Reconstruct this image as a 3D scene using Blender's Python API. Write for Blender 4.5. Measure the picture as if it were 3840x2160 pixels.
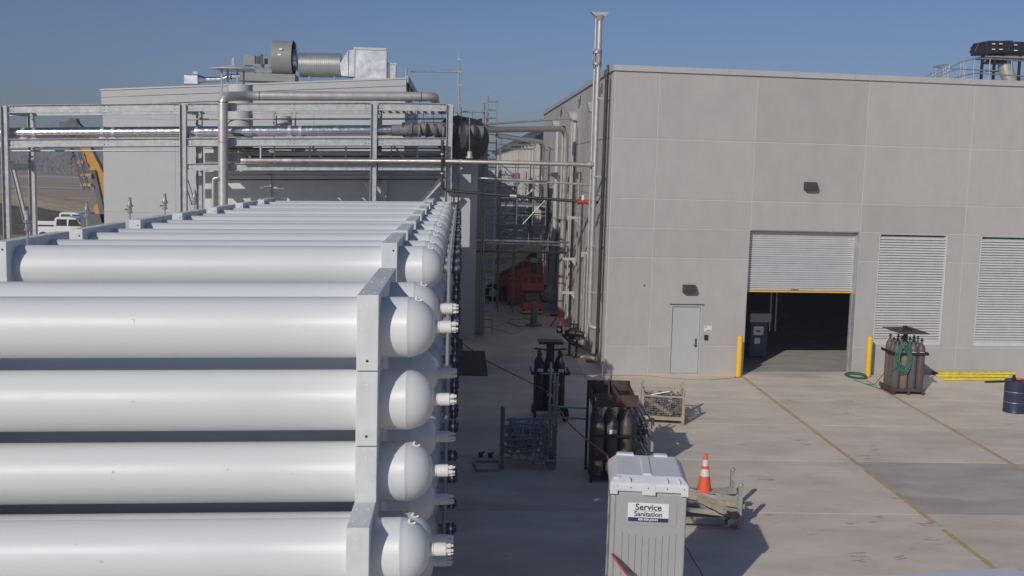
import bpy, math, random
from mathutils import Vector, Matrix
R = math.radians
random.seed(7)
for o in list(bpy.data.objects): bpy.data.objects.remove(o)
scene = bpy.context.scene
COL = scene.collection

# ------------------------------------------------------------------ camera
H = 6.294; FPX = 4000.0; K = 3840 / 2576
def _rot(p, r, y):
    cr, sr, cp, sp, cy, sy = math.cos(r), math.sin(r), math.cos(p), math.sin(p), math.cos(y), math.sin(y)
    return Matrix(((cy, -sy, 0), (sy, cy, 0), (0, 0, 1))) @ Matrix(((1, 0, 0), (0, cp, -sp), (0, sp, cp))) @ Matrix(((cr, 0, sr), (0, 1, 0), (-sr, 0, cr)))
CR = _rot(R(-6.3587), R(-1.5526), R(-2.8959))
cam_d = bpy.data.cameras.new('camera'); cam = bpy.data.objects.new('camera', cam_d); COL.objects.link(cam)
cam_d.sensor_width = 36.0; cam_d.lens = 36.0 * FPX / 3840; cam_d.clip_start = 0.1; cam_d.clip_end = 6000
right, fwd, up = CR @ Vector((1, 0, 0)), CR @ Vector((0, 1, 0)), CR @ Vector((0, 0, 1))
m = Matrix((right, up, -fwd)).transposed().to_4x4(); m.translation = (0, 0, H); cam.matrix_world = m
scene.camera = cam
# ------------------------------------------------------------------ sky, sun, exposure
SUN_EL = 26.4; SUN_DIR = Vector((0.5175, 0.856, 0)).normalized()      # the way shadows fall on the ground
w = bpy.data.worlds.new('World'); scene.world = w; w.use_nodes = True
nt = w.node_tree; bg = nt.nodes['Background']
sky = nt.nodes.new('ShaderNodeTexSky'); sky.sky_type = 'NISHITA'; sky.sun_disc = False
sky.sun_elevation = R(SUN_EL); sky.sun_rotation = math.atan2(-SUN_DIR.x, -SUN_DIR.y)
sky.air_density = 1.0; sky.dust_density = 0.9; sky.ozone_density = 4.0; sky.altitude = 0
tint = nt.nodes.new('ShaderNodeMix'); tint.data_type = 'RGBA'; tint.blend_type = 'MULTIPLY'; tint.inputs[0].default_value = 1.0; tint.inputs[7].default_value = (0.84, 0.92, 1.22, 1)
hs = nt.nodes.new('ShaderNodeHueSaturation'); hs.inputs['Saturation'].default_value = 0.86
nt.links.new(sky.outputs[0], hs.inputs['Color']); nt.links.new(hs.outputs[0], tint.inputs[6]); nt.links.new(tint.outputs[2], bg.inputs['Color'])
bg.inputs['Strength'].default_value = 0.066
sd = bpy.data.lights.new('sun', 'SUN'); sun = bpy.data.objects.new('sun', sd); COL.objects.link(sun)
sd.energy = 3.4; sd.angle = R(0.53); sd.color = (1.0, 0.94, 0.86)
ld = (SUN_DIR * math.cos(R(SUN_EL)) + Vector((0, 0, -math.sin(R(SUN_EL)))))
sun.rotation_euler = ld.to_track_quat('-Z', 'Y').to_euler(); sun.location = (-20, -30, 30)
vs = scene.view_settings; vs.view_transform = 'Standard'; vs.look = 'None'; vs.exposure = -0.46; vs.gamma = 1.0; vs.use_curve_mapping = False
scene.render.resolution_x = 1024; scene.render.resolution_y = 576

# ------------------------------------------------------------------ pixel helpers (u, v in a 2576 px wide copy of the photograph)
def ray(u, v): return CR @ Vector(((u * K - 1920) / FPX, 1, -(v * K - 1080) / FPX))
C0 = Vector((0, 0, H))
def atY(u, v, Y): d = ray(u, v); return C0 + d * (Y / d.y)
def atZ(u, v, Z=0.0): d = ray(u, v); return C0 + d * ((Z - H) / d.z)
def atX(u, v, X): d = ray(u, v); return C0 + d * (X / d.x)

# ------------------------------------------------------------------ materials
MATS = {}
def M(name, col, rough=0.6, metal=0.0, var=0.0, scale=3.0, bump=0.0, bscale=40.0, stain=0.0, sscale=0.6, stretch=(1, 1, 1), spec=0.5, coat=0.0, rnd=0.0, scol=None, rvar=0.0, speck=0.0, kscale=7.0, kthr=0.72):
    mt = bpy.data.materials.new(name); mt.use_nodes = True; MATS[name] = mt
    n, l = mt.node_tree.nodes, mt.node_tree.links
    b = n['Principled BSDF']; b.inputs['Roughness'].default_value = rough; b.inputs['Metallic'].default_value = metal
    b.inputs['Specular IOR Level'].default_value = spec; b.inputs['Coat Weight'].default_value = coat
    c = (*col, 1); b.inputs['Base Color'].default_value = c
    if not (var or bump or stain or rnd or rvar): return mt
    tc = n.new('ShaderNodeTexCoord'); mp = n.new('ShaderNodeMapping'); mp.inputs['Scale'].default_value = stretch
    l.new(tc.outputs['Object'], mp.inputs['Vector']); cur = None
    def mix(fac, a, bcol, mode='MIX'):
        x = n.new('ShaderNodeMix'); x.data_type = 'RGBA'; x.blend_type = mode
        if isinstance(fac, float): x.inputs[0].default_value = fac
        else: l.new(fac, x.inputs[0])
        for s, val in ((6, a), (7, bcol)):
            if hasattr(val, 'is_output') or hasattr(val, 'links'): l.new(val, x.inputs[s])
            else: x.inputs[s].default_value = val
        return x.outputs[2]
    cur = c
    if var:
        t = n.new('ShaderNodeTexNoise'); t.inputs['Scale'].default_value = scale; t.inputs['Detail'].default_value = 8; t.inputs['Roughness'].default_value = 0.62
        l.new(mp.outputs[0], t.inputs['Vector'])
        rp = n.new('ShaderNodeMapRange'); rp.inputs[1].default_value = 0.3; rp.inputs[2].default_value = 0.7; l.new(t.outputs[0], rp.inputs[0])
        lo = (*[x * (1 - var) for x in col], 1); hi = (*[min(1, x * (1 + var)) for x in col], 1)
        cur = mix(rp.outputs[0], lo, hi)
    if stain:
        t = n.new('ShaderNodeTexNoise'); t.inputs['Scale'].default_value = sscale; t.inputs['Detail'].default_value = 5; t.inputs['Distortion'].default_value = 0.6
        l.new(mp.outputs[0], t.inputs['Vector'])
        rp = n.new('ShaderNodeMapRange'); rp.inputs[1].default_value = 0.5; rp.inputs[2].default_value = 0.75; rp.inputs[4].default_value = stain; l.new(t.outputs[0], rp.inputs[0])
        sc = (*(scol or [x * 0.45 for x in col]), 1)
        cur = mix(rp.outputs[0], cur, sc)
    if speck:
        t = n.new('ShaderNodeTexNoise'); t.inputs['Scale'].default_value = kscale; t.inputs['Detail'].default_value = 3; l.new(mp.outputs[0], t.inputs['Vector'])
        rp = n.new('ShaderNodeMapRange'); rp.inputs[1].default_value = kthr; rp.inputs[2].default_value = kthr + 0.03; rp.inputs[4].default_value = speck; l.new(t.outputs[0], rp.inputs[0])
        cur = mix(rp.outputs[0], cur, (*[x * 0.35 for x in col], 1))
    if rnd:
        oi = n.new('ShaderNodeObjectInfo'); rp = n.new('ShaderNodeMapRange'); rp.inputs[3].default_value = 1 - rnd; rp.inputs[4].default_value = 1 + rnd
        l.new(oi.outputs['Random'], rp.inputs[0]); cb = n.new('ShaderNodeCombineColor')
        for i in range(3): l.new(rp.outputs[0], cb.inputs[i])
        cur = mix(1.0, cur, cb.outputs[0], 'MULTIPLY')
    if hasattr(cur, 'links'): l.new(cur, b.inputs['Base Color'])
    if rvar:
        t = n.new('ShaderNodeTexNoise'); t.inputs['Scale'].default_value = scale * 2.3; t.inputs['Detail'].default_value = 4; l.new(mp.outputs[0], t.inputs['Vector'])
        rp = n.new('ShaderNodeMapRange'); rp.inputs[1].default_value = 0.3; rp.inputs[2].default_value = 0.7; rp.inputs[3].default_value = max(0.03, rough - rvar); rp.inputs[4].default_value = min(1, rough + rvar)
        l.new(t.outputs[0], rp.inputs[0]); l.new(rp.outputs[0], b.inputs['Roughness'])
    if bump:
        t = n.new('ShaderNodeTexNoise'); t.inputs['Scale'].default_value = bscale; t.inputs['Detail'].default_value = 4; l.new(mp.outputs[0], t.inputs['Vector'])
        bp = n.new('ShaderNodeBump'); bp.inputs['Strength'].default_value = bump; bp.inputs['Distance'].default_value = 0.02
        l.new(t.outputs[0], bp.inputs['Height']); l.new(bp.outputs[0], b.inputs['Normal'])
    return mt

M('slab', (0.715, 0.625, 0.51), 0.85, var=0.16, scale=0.8, bump=0.25, bscale=30, stain=0.32, sscale=0.33, stretch=(0.7, 1.5, 1), rnd=0.05, speck=0.4, kscale=2.6, kthr=0.70)
M('slab_dark', (0.52, 0.47, 0.41), 0.85, var=0.18, scale=1.1, bump=0.25, bscale=30, stain=0.5, sscale=0.5, stretch=(0.6, 1.4, 1))
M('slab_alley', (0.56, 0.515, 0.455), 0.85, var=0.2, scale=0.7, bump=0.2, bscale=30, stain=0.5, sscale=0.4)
M('tyre_scuff', (0.36, 0.335, 0.3), 0.9)
M('scuff_grey', (0.4, 0.39, 0.38), 0.9)
M('joint', (0.12, 0.11, 0.10), 0.9)
M('soil', (0.42, 0.315, 0.2), 0.95, var=0.35, scale=0.06, stretch=(0.25, 2.2, 1), stain=0.5, sscale=0.03, scol=(0.27, 0.215, 0.14))
M('mound_soil', (0.12, 0.095, 0.075), 0.95, var=0.35, scale=0.5, bump=0.5, bscale=3)
M('straw', (0.5, 0.405, 0.25), 0.95, var=0.3, scale=0.8, bump=0.5, bscale=4)
M('road_pale', (0.48, 0.46, 0.44), 0.9, var=0.12, scale=0.3)
M('concrete_wall', (0.445, 0.43, 0.408), 0.82, var=0.05, scale=2.2, bump=0.10, bscale=60, stain=0.30, sscale=0.55, scol=(0.35, 0.34, 0.33), stretch=(1, 1, 0.6), rnd=0.05)
M('concrete_side', (0.5, 0.475, 0.44), 0.82, var=0.07, scale=0.8, bump=0.12, bscale=60, stain=0.25, sscale=0.5, stretch=(1, 1, 0.35), rnd=0.04)
M('joint_pale', (0.6, 0.58, 0.55), 0.85)
M('cap_metal', (0.53, 0.525, 0.52), 0.5, metal=0.2, var=0.06, scale=2)
M('inside_shade', (0.09, 0.09, 0.095), 0.9)  # low colour puts the unlit room's shade into its walls
M('inside_floor', (0.46, 0.435, 0.4), 0.8, var=0.25, scale=1.6, stretch=(0.5, 2, 1), stain=0.4)
M('shutter', (0.66, 0.66, 0.67), 0.45, metal=0.25, var=0.05, scale=3, rnd=0.04)
M('louver', (0.66, 0.67, 0.67), 0.45, metal=0.15, var=0.05, scale=3, rnd=0.03)
M('louver_gap_shade', (0.05, 0.05, 0.05), 0.9)  # near-black colour stands in for the shade between slats
M('door_grey', (0.47, 0.485, 0.485), 0.45, var=0.03, scale=3)
M('trim_dark', (0.06, 0.06, 0.065), 0.6)
M('bronze', (0.085, 0.078, 0.075), 0.5, metal=0.3)
M('sign_white', (0.72, 0.72, 0.74), 0.5)
M('black', (0.014, 0.014, 0.016), 0.55)
M('rubber', (0.022, 0.021, 0.021), 0.85, var=0.3, scale=12)
M('yellow', (0.85, 0.52, 0.03), 0.45, var=0.06, scale=6)
M('yellow_paint', (0.62, 0.43, 0.19), 0.85, var=0.2, scale=5, stain=0.95, sscale=2.2, scol=(0.40, 0.35, 0.29))
M('yellow_beam', (0.78, 0.66, 0.05), 0.5, var=0.08, scale=5, stain=0.3, sscale=2, scol=(0.35, 0.27, 0.1))
M('tube_white', (0.705, 0.725, 0.72), 0.42, var=0.03, scale=1.2, bump=0.03, bscale=25, stain=0.06, sscale=1.5, rvar=0.09, stretch=(0.3, 1, 1), speck=0.3, kscale=9, kthr=0.77, rnd=0.03)
M('bracket_white', (0.68, 0.705, 0.7), 0.55, var=0.07, scale=5, bump=0.05, bscale=60, stain=0.2, sscale=3.5, scol=(0.42, 0.42, 0.42), rnd=0.03)
M('nozzle_cream', (0.8, 0.78, 0.72), 0.45)
M('nozzle_grey', (0.34, 0.35, 0.36), 0.45, metal=0.3)
M('steel_dark', (0.10, 0.105, 0.115), 0.4, metal=0.7)
M('chrome', (0.78, 0.78, 0.77), 0.16, metal=1.0)
M('galv', (0.46, 0.475, 0.48), 0.55, metal=0.35, var=0.2, scale=5, rvar=0.12, stain=0.2, sscale=2)
M('galv_tube', (0.42, 0.43, 0.44), 0.42, metal=0.7, var=0.2, scale=7)
M('stainless', (0.6, 0.57, 0.53), 0.42, metal=0.5, var=0.12, scale=2.5, rvar=0.08)
M('stainless_warm', (0.47, 0.43, 0.38), 0.42, metal=0.5, var=0.15, scale=3, rvar=0.08)
M('rust_weld', (0.24, 0.12, 0.06), 0.7, metal=0.3, var=0.3, scale=8)
M('jacket', (0.74, 0.75, 0.77), 0.22, metal=1.0, var=0.06, scale=4, rvar=0.08, bump=0.06, bscale=6)
M('black_iron', (0.055, 0.05, 0.048), 0.5, metal=0.5, var=0.3, scale=6)
M('siding', (0.49, 0.49, 0.49), 0.55, var=0.03, scale=1.2, rnd=0.015)
M('siding_annex_shade', (0.64, 0.675, 0.70), 0.55, var=0.03, scale=1.2, rnd=0.015)  # siding copy made paler and bluer to paint the annex wall's skylit shade
M('siding_dark', (0.4, 0.405, 0.41), 0.55, var=0.04, scale=1.2)
M('stack_grey', (0.55, 0.55, 0.54), 0.5, var=0.04, scale=2)
M('fan_grey', (0.265, 0.27, 0.25), 0.5, var=0.06, scale=3)
M('duct_spiral', (0.44, 0.445, 0.44), 0.42, metal=0.55, var=0.08, scale=3)
M('sheet_metal', (0.72, 0.72, 0.73), 0.36, metal=0.7, var=0.16, scale=1.6, bump=0.12, bscale=3, rvar=0.1)
M('dark_wrap', (0.05, 0.05, 0.052), 0.75, var=0.35, scale=3, bump=0.6, bscale=6)
M('tarp_brown', (0.2, 0.198, 0.195), 0.6, var=0.25, scale=3, bump=0.8, bscale=5)
M('tarp_teal', (0.05, 0.13, 0.13), 0.6, var=0.2, scale=3, bump=0.5, bscale=5)
M('red_paint', (0.52, 0.05, 0.035), 0.45, var=0.12, scale=4)
M('red_orange', (0.68, 0.13, 0.05), 0.5, var=0.15, scale=4, stain=0.3, sscale=3)
M('cream_paint', (0.62, 0.58, 0.38), 0.5, var=0.08, scale=4)
M('crane_yellow', (0.56, 0.29, 0.04), 0.5, var=0.1, scale=2)
M('crane_grey', (0.12, 0.13, 0.13), 0.6, var=0.15, scale=3)
M('car_white', (0.8, 0.8, 0.79), 0.25, coat=0.6)
M('glass_dark', (0.03, 0.035, 0.04), 0.08, spec=0.8)
M('tail_red', (0.5, 0.05, 0.02), 0.3)
M('toilet_grey', (0.395, 0.395, 0.4), 0.5, var=0.03, scale=2, bump=0.04, bscale=120, rvar=0.06)
M('toilet_roof', (0.7, 0.71, 0.73), 0.42, var=0.04, scale=3, stain=0.1, sscale=2)
M('navy', (0.025, 0.04, 0.12), 0.5)
M('ink', (0.02, 0.025, 0.06), 0.6)
M('cone_orange', (0.9, 0.13, 0.05), 0.5, var=0.06, scale=5, stain=0.15, sscale=4)
M('cone_white', (0.78, 0.76, 0.72), 0.4, stain=0.2, sscale=6)
M('weathered_timber', (0.36, 0.31, 0.24), 0.9, var=0.3, scale=3, stretch=(3, 0.6, 3), rnd=0.12)
M('weathered_steel', (0.44, 0.43, 0.38), 0.65, metal=0.3, var=0.25, scale=4, stain=0.4, sscale=3, scol=(0.22, 0.13, 0.08), rnd=0.08)
M('basket_tan', (0.47, 0.375, 0.28), 0.7, metal=0.1, var=0.2, scale=6, stain=0.3, sscale=4)
M('wire', (0.33, 0.29, 0.24), 0.6, metal=0.4)
M('cyl_brown', (0.135, 0.105, 0.085), 0.5, var=0.2, scale=5, rnd=0.15)
M('cyl_tan', (0.24, 0.17, 0.12), 0.55, var=0.2, scale=5)
M('cyl_grey', (0.12, 0.122, 0.13), 0.5, var=0.2, scale=5, rnd=0.15)
M('cyl_black', (0.02, 0.021, 0.024), 0.4, var=0.2, scale=5)
M('label_white', (0.82, 0.82, 0.81), 0.5)
M('pallet_rust', (0.085, 0.052, 0.04), 0.8, var=0.3, scale=5)
M('dark_frame', (0.028, 0.026, 0.026), 0.5, metal=0.3, var=0.3, scale=6)
M('brass', (0.5, 0.36, 0.14), 0.35, metal=0.9)
M('hose_green', (0.04, 0.165, 0.11), 0.5)
M('hose_red', (0.40, 0.03, 0.035), 0.5)
M('hose_dark', (0.05, 0.05, 0.055), 0.6)
M('cord_brown', (0.32, 0.19, 0.09), 0.7)
M('drum_blue', (0.028, 0.04, 0.075), 0.4, var=0.2, scale=3, stain=0.25, sscale=3)
M('scaf_steel', (0.26, 0.29, 0.30), 0.45, metal=0.6, var=0.3, scale=6, rnd=0.15)
M('lavender_roof', (0.68, 0.685, 0.74), 0.5, var=0.03, scale=2)
M('grate', (0.06, 0.058, 0.057), 0.8, var=0.5, scale=22, bump=0.8, bscale=60)
M('plastic_clear', (0.35, 0.36, 0.38), 0.3, var=0.25, scale=6, bump=0.8, bscale=8)
M('green_bag', (0.02, 0.42, 0.22), 0.5)
M('bark', (0.115, 0.10, 0.098), 0.95, var=0.3, scale=0.2)
M('brush_far', (0.2, 0.175, 0.17), 0.95, var=0.35, scale=0.12)

# ------------------------------------------------------------------ mesh building
BASE = {}
class MB:
    def __init__(s, T=None): s.v, s.f, s.T = [], [], T
    def add(s, pts, faces):
        o = len(s.v)
        for p in pts:
            p = Vector(p); s.v.append(s.T(p) if s.T else p)
        s.f += [tuple(i + o for i in f) for f in faces]; return s
    def box(s, x0, y0, z0, x1, y1, z1):
        P = [(x, y, z) for x in (x0, x1) for y in (y0, y1) for z in (z0, z1)]
        return s.add(P, [(0, 1, 3, 2), (4, 6, 7, 5), (0, 4, 5, 1), (2, 3, 7, 6), (0, 2, 6, 4), (1, 5, 7, 3)])
    def bx(s, c, d): return s.box(c[0] - d[0] / 2, c[1] - d[1] / 2, c[2] - d[2] / 2, c[0] + d[0] / 2, c[1] + d[1] / 2, c[2] + d[2] / 2)
    def bar(s, a, b, wd, ht, upv=(0, 0, 1)):
        a, b = Vector(a), Vector(b); t = (b - a).normalized(); upv = Vector(upv)
        if abs(t.dot(upv)) > 0.98: upv = Vector((0, 1, 0))
        sd_ = t.cross(upv).normalized() * (wd / 2); u2 = sd_.cross(t).normalized() * (ht / 2)
        P = [q + i * sd_ + j * u2 for q in (a, b) for i in (-1, 1) for j in (-1, 1)]
        return s.add(P, [(0, 1, 3, 2), (4, 6, 7, 5), (0, 4, 5, 1), (2, 3, 7, 6), (0, 2, 6, 4), (1, 5, 7, 3)])
    def ibeam(s, a, b, d, fl, tw=0.012, tf=0.016, upv=(0, 0, 1)):
        a, b = Vector(a), Vector(b); t = (b - a).normalized(); upv = Vector(upv)
        if abs(t.dot(upv)) > 0.98: upv = Vector((0, 1, 0))
        sv = t.cross(upv).normalized(); u2 = sv.cross(t).normalized()
        off = u2 * (d / 2 - tf / 2)
        s.bar(a + off, b + off, fl, tf, u2); s.bar(a - off, b - off, fl, tf, u2)
        return s.bar(a, b, tw, d - 2 * tf - 0.0005, u2)
    def ring(s, c, t, r, n, ref=None):
        t = t.normalized(); ref = ref or (Vector((0, 0, 1)) if abs(t.z) < 0.9 else Vector((1, 0, 0)))
        a = t.cross(ref).normalized(); b = t.cross(a)
        return [c + r * (math.cos(2 * math.pi * i / n) * a + math.sin(2 * math.pi * i / n) * b) for i in range(n)]
    def lathe(s, a, axis, prof, n=16):
        a = Vector(a); axis = Vector(axis).normalized(); P = []
        for t, r in prof: P += s.ring(a + axis * t, axis, max(r, 1e-4), n)
        F = []
        for k in range(len(prof) - 1):
            for i in range(n):
                j = (i + 1) % n; F.append((k * n + i, (k + 1) * n + i, (k + 1) * n + j, k * n + j))
        F.append(tuple(range(n))); F.append(tuple(reversed(range((len(prof) - 1) * n, len(prof) * n))))
        return s.add(P, F)
    def cyl(s, a, b, r, r2=None, n=12):
        a, b = Vector(a), Vector(b); return s.lathe(a, b - a, [(0, r), ((b - a).length, r if r2 is None else r2)], n)
    def tube(s, pts, r, n=8, bend=None, closed=False):
        pts = [Vector(p) for p in pts]
        if bend: pts = fillet(pts, bend)
        P = []; ref = None
        for i, p in enumerate(pts):
            if closed: t = pts[(i + 1) % len(pts)] - pts[i - 1]
            else: t = pts[min(i + 1, len(pts) - 1)] - pts[max(i - 1, 0)]
            t.normalize()
            if ref is None:
                ref = Vector((0, 0, 1)) if abs(t.z) < 0.9 else Vector((1, 0, 0)); a = t.cross(ref).normalized()
            else:
                a = (a - t * a.dot(t)).normalized()
            b = t.cross(a)
            P += [p + r * (math.cos(2 * math.pi * k / n) * a + math.sin(2 * math.pi * k / n) * b) for k in range(n)]
        F = []; L = len(pts)
        for k in range(L if closed else L - 1):
            k2 = (k + 1) % L
            for i in range(n):
                j = (i + 1) % n; F.append((k * n + i, k2 * n + i, k2 * n + j, k * n + j))
        if not closed: F.append(tuple(range(n))); F.append(tuple(reversed(range((L - 1) * n, L * n))))
        return s.add(P, F)
    def prism(s, poly, ext):
        poly = [Vector(p) for p in poly]; ext = Vector(ext); n = len(poly)
        F = [tuple(range(n)), tuple(reversed(range(n, 2 * n)))] + [(i, i + n, (i + 1) % n + n, (i + 1) % n) for i in range(n)]
        return s.add(poly + [p + ext for p in poly], F)
    def sphere(s, c, r, n=10, mz=6, sq=(1, 1, 1)):
        prof = [(-math.cos(math.pi * i / mz) * r, max(1e-4, math.sin(math.pi * i / mz) * r)) for i in range(mz + 1)]
        o = len(s.v); T = s.T; s.T = None; c = Vector(c); s.lathe((0, 0, 0), (0, 0, 1), prof, n); s.T = T
        for i in range(o, len(s.v)):
            p = s.v[i]; p = Vector((p.x * sq[0], p.y * sq[1], p.z * sq[2])) + c; s.v[i] = T(p) if T else p
        return s
def fillet(pts, rad, k=5):
    out = [pts[0]]
    for i in range(1, len(pts) - 1):
        p, a, b = pts[i], pts[i - 1], pts[i + 1]; da, db = (a - p), (b - p)
        r = min(rad, da.length * 0.49, db.length * 0.49); q0, q1 = p + da.normalized() * r, p + db.normalized() * r
        for j in range(k + 1):
            t = j / k; out.append(q0 * (1 - t) ** 2 + p * 2 * t * (1 - t) + q1 * t * t)
    out.append(pts[-1]); return out
def thing(name, label, cat, loc=(0, 0, 0), group=None):
    o = bpy.data.objects.new(name, None); o.empty_display_size = 0.2; COL.objects.link(o); o.location = loc
    o['label'] = label; o['category'] = cat
    if group: o['group'] = group
    BASE[o.name] = Vector(loc); return o
def tag(o, label, cat, group=None):
    o['label'] = label; o['category'] = cat
    if group: o['group'] = group
    return o
def obj(name, mb, mat, parent=None, smooth=30, loc=None, bevel=0):
    base = BASE[parent.name] if parent else Vector(loc if loc is not None else (0, 0, 0))
    me = bpy.data.meshes.new(name); me.from_pydata([tuple(p - base) for p in mb.v], [], mb.f); me.update()
    me.materials.append(MATS[mat])
    if smooth:
        me.polygons.foreach_set('use_smooth', [True] * len(me.polygons)); me.set_sharp_from_angle(angle=R(smooth))
    o = bpy.data.objects.new(name, me); COL.objects.link(o)
    if parent: o.parent = parent
    else: o.location = base
    BASE[o.name] = base
    if bevel:
        b = o.modifiers.new('bevel', 'BEVEL'); b.width = bevel; b.segments = 2; b.limit_method = 'ANGLE'
    return o
def struct(name, mb, mat, smooth=0): o = obj(name, mb, mat, None, smooth); o['kind'] = 'structure'; return o
def copy_tree(o, parent=None, loc=None):
    c = o.copy(); COL.objects.link(c); c.parent = parent
    BASE[c.name] = Vector(loc) if loc is not None else (BASE[parent.name] if parent else Vector(o.location))
    if loc is not None: c.location = loc
    for ch in o.children: copy_tree(ch, c)
    return c
def text_obj(name, txt, size, mat, origin, xdir, updir, parent, align='CENTER', bold=0.0, extrude=0.001):
    cu = bpy.data.curves.new('txt', 'FONT'); cu.body = txt; cu.size = size; cu.align_x = align; cu.align_y = 'CENTER'; cu.extrude = extrude; cu.offset = bold; cu.resolution_u = 3
    t = bpy.data.objects.new('txt', cu); COL.objects.link(t); bpy.context.view_layer.update()
    me = bpy.data.meshes.new_from_object(t.evaluated_get(bpy.context.evaluated_depsgraph_get())); bpy.data.objects.remove(t)
    xd, ud = Vector(xdir).normalized(), Vector(updir).normalized(); nd = xd.cross(ud); base = BASE[parent.name]; og = Vector(origin)
    for v in me.vertices: v.co = og + xd * v.co.x + ud * v.co.y + nd * v.co.z - base
    me.materials.clear(); me.materials.append(MATS[mat]); o = bpy.data.objects.new(name, me); COL.objects.link(o); o.parent = parent; BASE[o.name] = base
    return o
def jit(a): return random.uniform(-a, a)

# ================================================================== SETTING
struct('ground', MB().add([(-900, -60, -0.06), (500, -60, -0.06), (500, 900, -0.06), (-900, 900, -0.06)], [(0, 1, 2, 3)]), 'soil')
struct('apron_bed', MB().add([(-16, -4, -0.03), (40, -4, -0.03), (40, 150, -0.03), (-16, 150, -0.03)], [(0, 1, 2, 3)]), 'joint')
apron = bpy.data.objects.new('concrete_apron', None); COL.objects.link(apron); apron['kind'] = 'structure'; BASE[apron.name] = Vector((0, 0, 0))
XB = [-15, -8, -1.0, 3.95, 8.93, 13.9, 18.9, 26, 38]; YB = [-3, 4, 9, 12.6, 15.6, 19.22, 22.9, 26.3, 29.6, 32.44, 36.4]
g = 0.011
for i in range(len(XB) - 1):
    for j in range(len(YB) - 1):
        if YB[j] == 32.44 and XB[i] < 3.9: continue
        mb = MB().box(XB[i] + g, YB[j] + g, -0.05, XB[i + 1] - g, YB[j + 1] - g, 0)
        obj('slab', mb, 'slab_dark' if (XB[i] in (8.93, 13.9, 18.9) and YB[j] == 19.22) else 'slab', apron, 0)
# slabs behind the wall line: tank yard strip, alley floor
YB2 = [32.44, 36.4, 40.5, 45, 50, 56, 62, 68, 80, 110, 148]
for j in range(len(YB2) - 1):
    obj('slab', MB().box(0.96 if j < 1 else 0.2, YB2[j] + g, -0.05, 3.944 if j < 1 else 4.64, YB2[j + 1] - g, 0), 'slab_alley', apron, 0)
for x0, x1 in ((-15, -8), (-8, -0.05)):
    for y0, y1 in ((32.44, 36.4), (36.4, 40.6)):
        obj('slab', MB().box(x0 + g, y0 + g, -0.05, x1 - g, y1 - g, 0), 'slab', apron, 0)
mo = obj('floor_grate', MB().box(-0.03, 32.02, -0.01, 0.95, 36.35, 0.03), 'grate'); tag(mo, 'dark rough steel trench plate set in the concrete at the alley mouth', 'floor plate')
for x, y0, y1, x2, lab in ((9.0, 32.6, 9.5, 8.82, 'left'), (12.85, 32.4, 9.5, 12.1, 'right')):
    mb = MB(); N = 60
    for k in range(N):
        if random.random() < 0.03: continue
        a, b = k / N, (k + 1) / N; xa = x + (x2 - x) * a + jit(0.006); xb = x + (x2 - x) * b + jit(0.006); hw = 0.052
        mb.add([(xa - hw, y0 + (y1 - y0) * a, 0.004), (xb - hw, y0 + (y1 - y0) * b, 0.004), (xb + hw, y0 + (y1 - y0) * b, 0.004), (xa + hw, y0 + (y1 - y0) * a, 0.004)], [(0, 1, 2, 3)])
    struct('lane_marking', mb, 'yellow_paint')
# scuffed tyre marks on the concrete: short dark arcs, thin sheets of rubber
random.seed(21)
for (u, v) in ((2118, 1003), (2130, 1040), (2195, 1123), (2165, 1150), (2265, 1255), (2200, 1300), (2310, 1312), (2120, 1310), (2240, 1405), (2330, 1360), (1985, 1008), (1915, 1195), (2150, 1400), (1925, 1300), (2010, 1110)):
    c = atZ(u, v, 0.003); mb = MB(); ang = jit(0.25)
    for k in range(random.randint(3, 6)):
        r = 0.2 + 0.16 * random.random(); ox, oy = jit(0.13), jit(0.28); st = random.uniform(-0.6, 0.4); n = 7; ln = random.uniform(0.5, 1.0); wd = random.uniform(0.006, 0.016)
        pts = []
        for i in range(n + 1):
            t = st + ln * i / n; ww = wd * math.sin(math.pi * (i + 0.4) / (n + 0.8)); px, py = c.x + ox + r * math.sin(t), c.y + oy - 0.35 * r * math.cos(t) + ang * r * math.sin(t)
            pts += [(px, py - ww, 0.003 + k * 0.0004), (px, py + ww, 0.003 + k * 0.0004)]
        mb.add(pts, [(2 * i, 2 * i + 2, 2 * i + 3, 2 * i + 1) for i in range(n)])
    o = struct('tyre_mark', mb, 'tyre_scuff')
# far land on the left
for y0, y1 in ((205, 216), (318, 345)):
    struct('road', MB().add([(-400, y0, 0.0), (-20, y0 + 14, 0.0), (-20, y1 + 14, 0.0), (-400, y1, 0.0)], [(0, 1, 2, 3)]), 'road_pale')
def hill(x, y):
    rid = max(0, min(1, (-27 - x) / 26.0)) * 4.3
    t = (y - 90) / 20.0
    prof = max(0, min(1, t)) ** 1.15 if y < 110 else max(0, 1 - (y - 110) / 30.0)
    return rid * prof * (1 + 0.05 * math.sin(x * 1.3 + y * 0.7)) + 0.08 * math.sin(x * 2.1) * math.sin(y * 1.7) - 0.05
for nm, ya, yb, mat in (('soil_mound', 88, 104, 'mound_soil'), ('straw_bank', 104, 142, 'straw')):
    xs = [-95 + 1.6 * i for i in range(46)]; ys = [ya + (yb - ya) * i / 16 for i in range(17)]; mb = MB()
    mb.add([(x, y, hill(x, y)) for y in ys for x in xs], [(j * 46 + i, j * 46 + i + 1, (j + 1) * 46 + i + 1, (j + 1) * 46 + i) for j in range(16) for i in range(45)])
    struct(nm, mb, mat, 60)
mb = MB(); random.seed(3)
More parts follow.
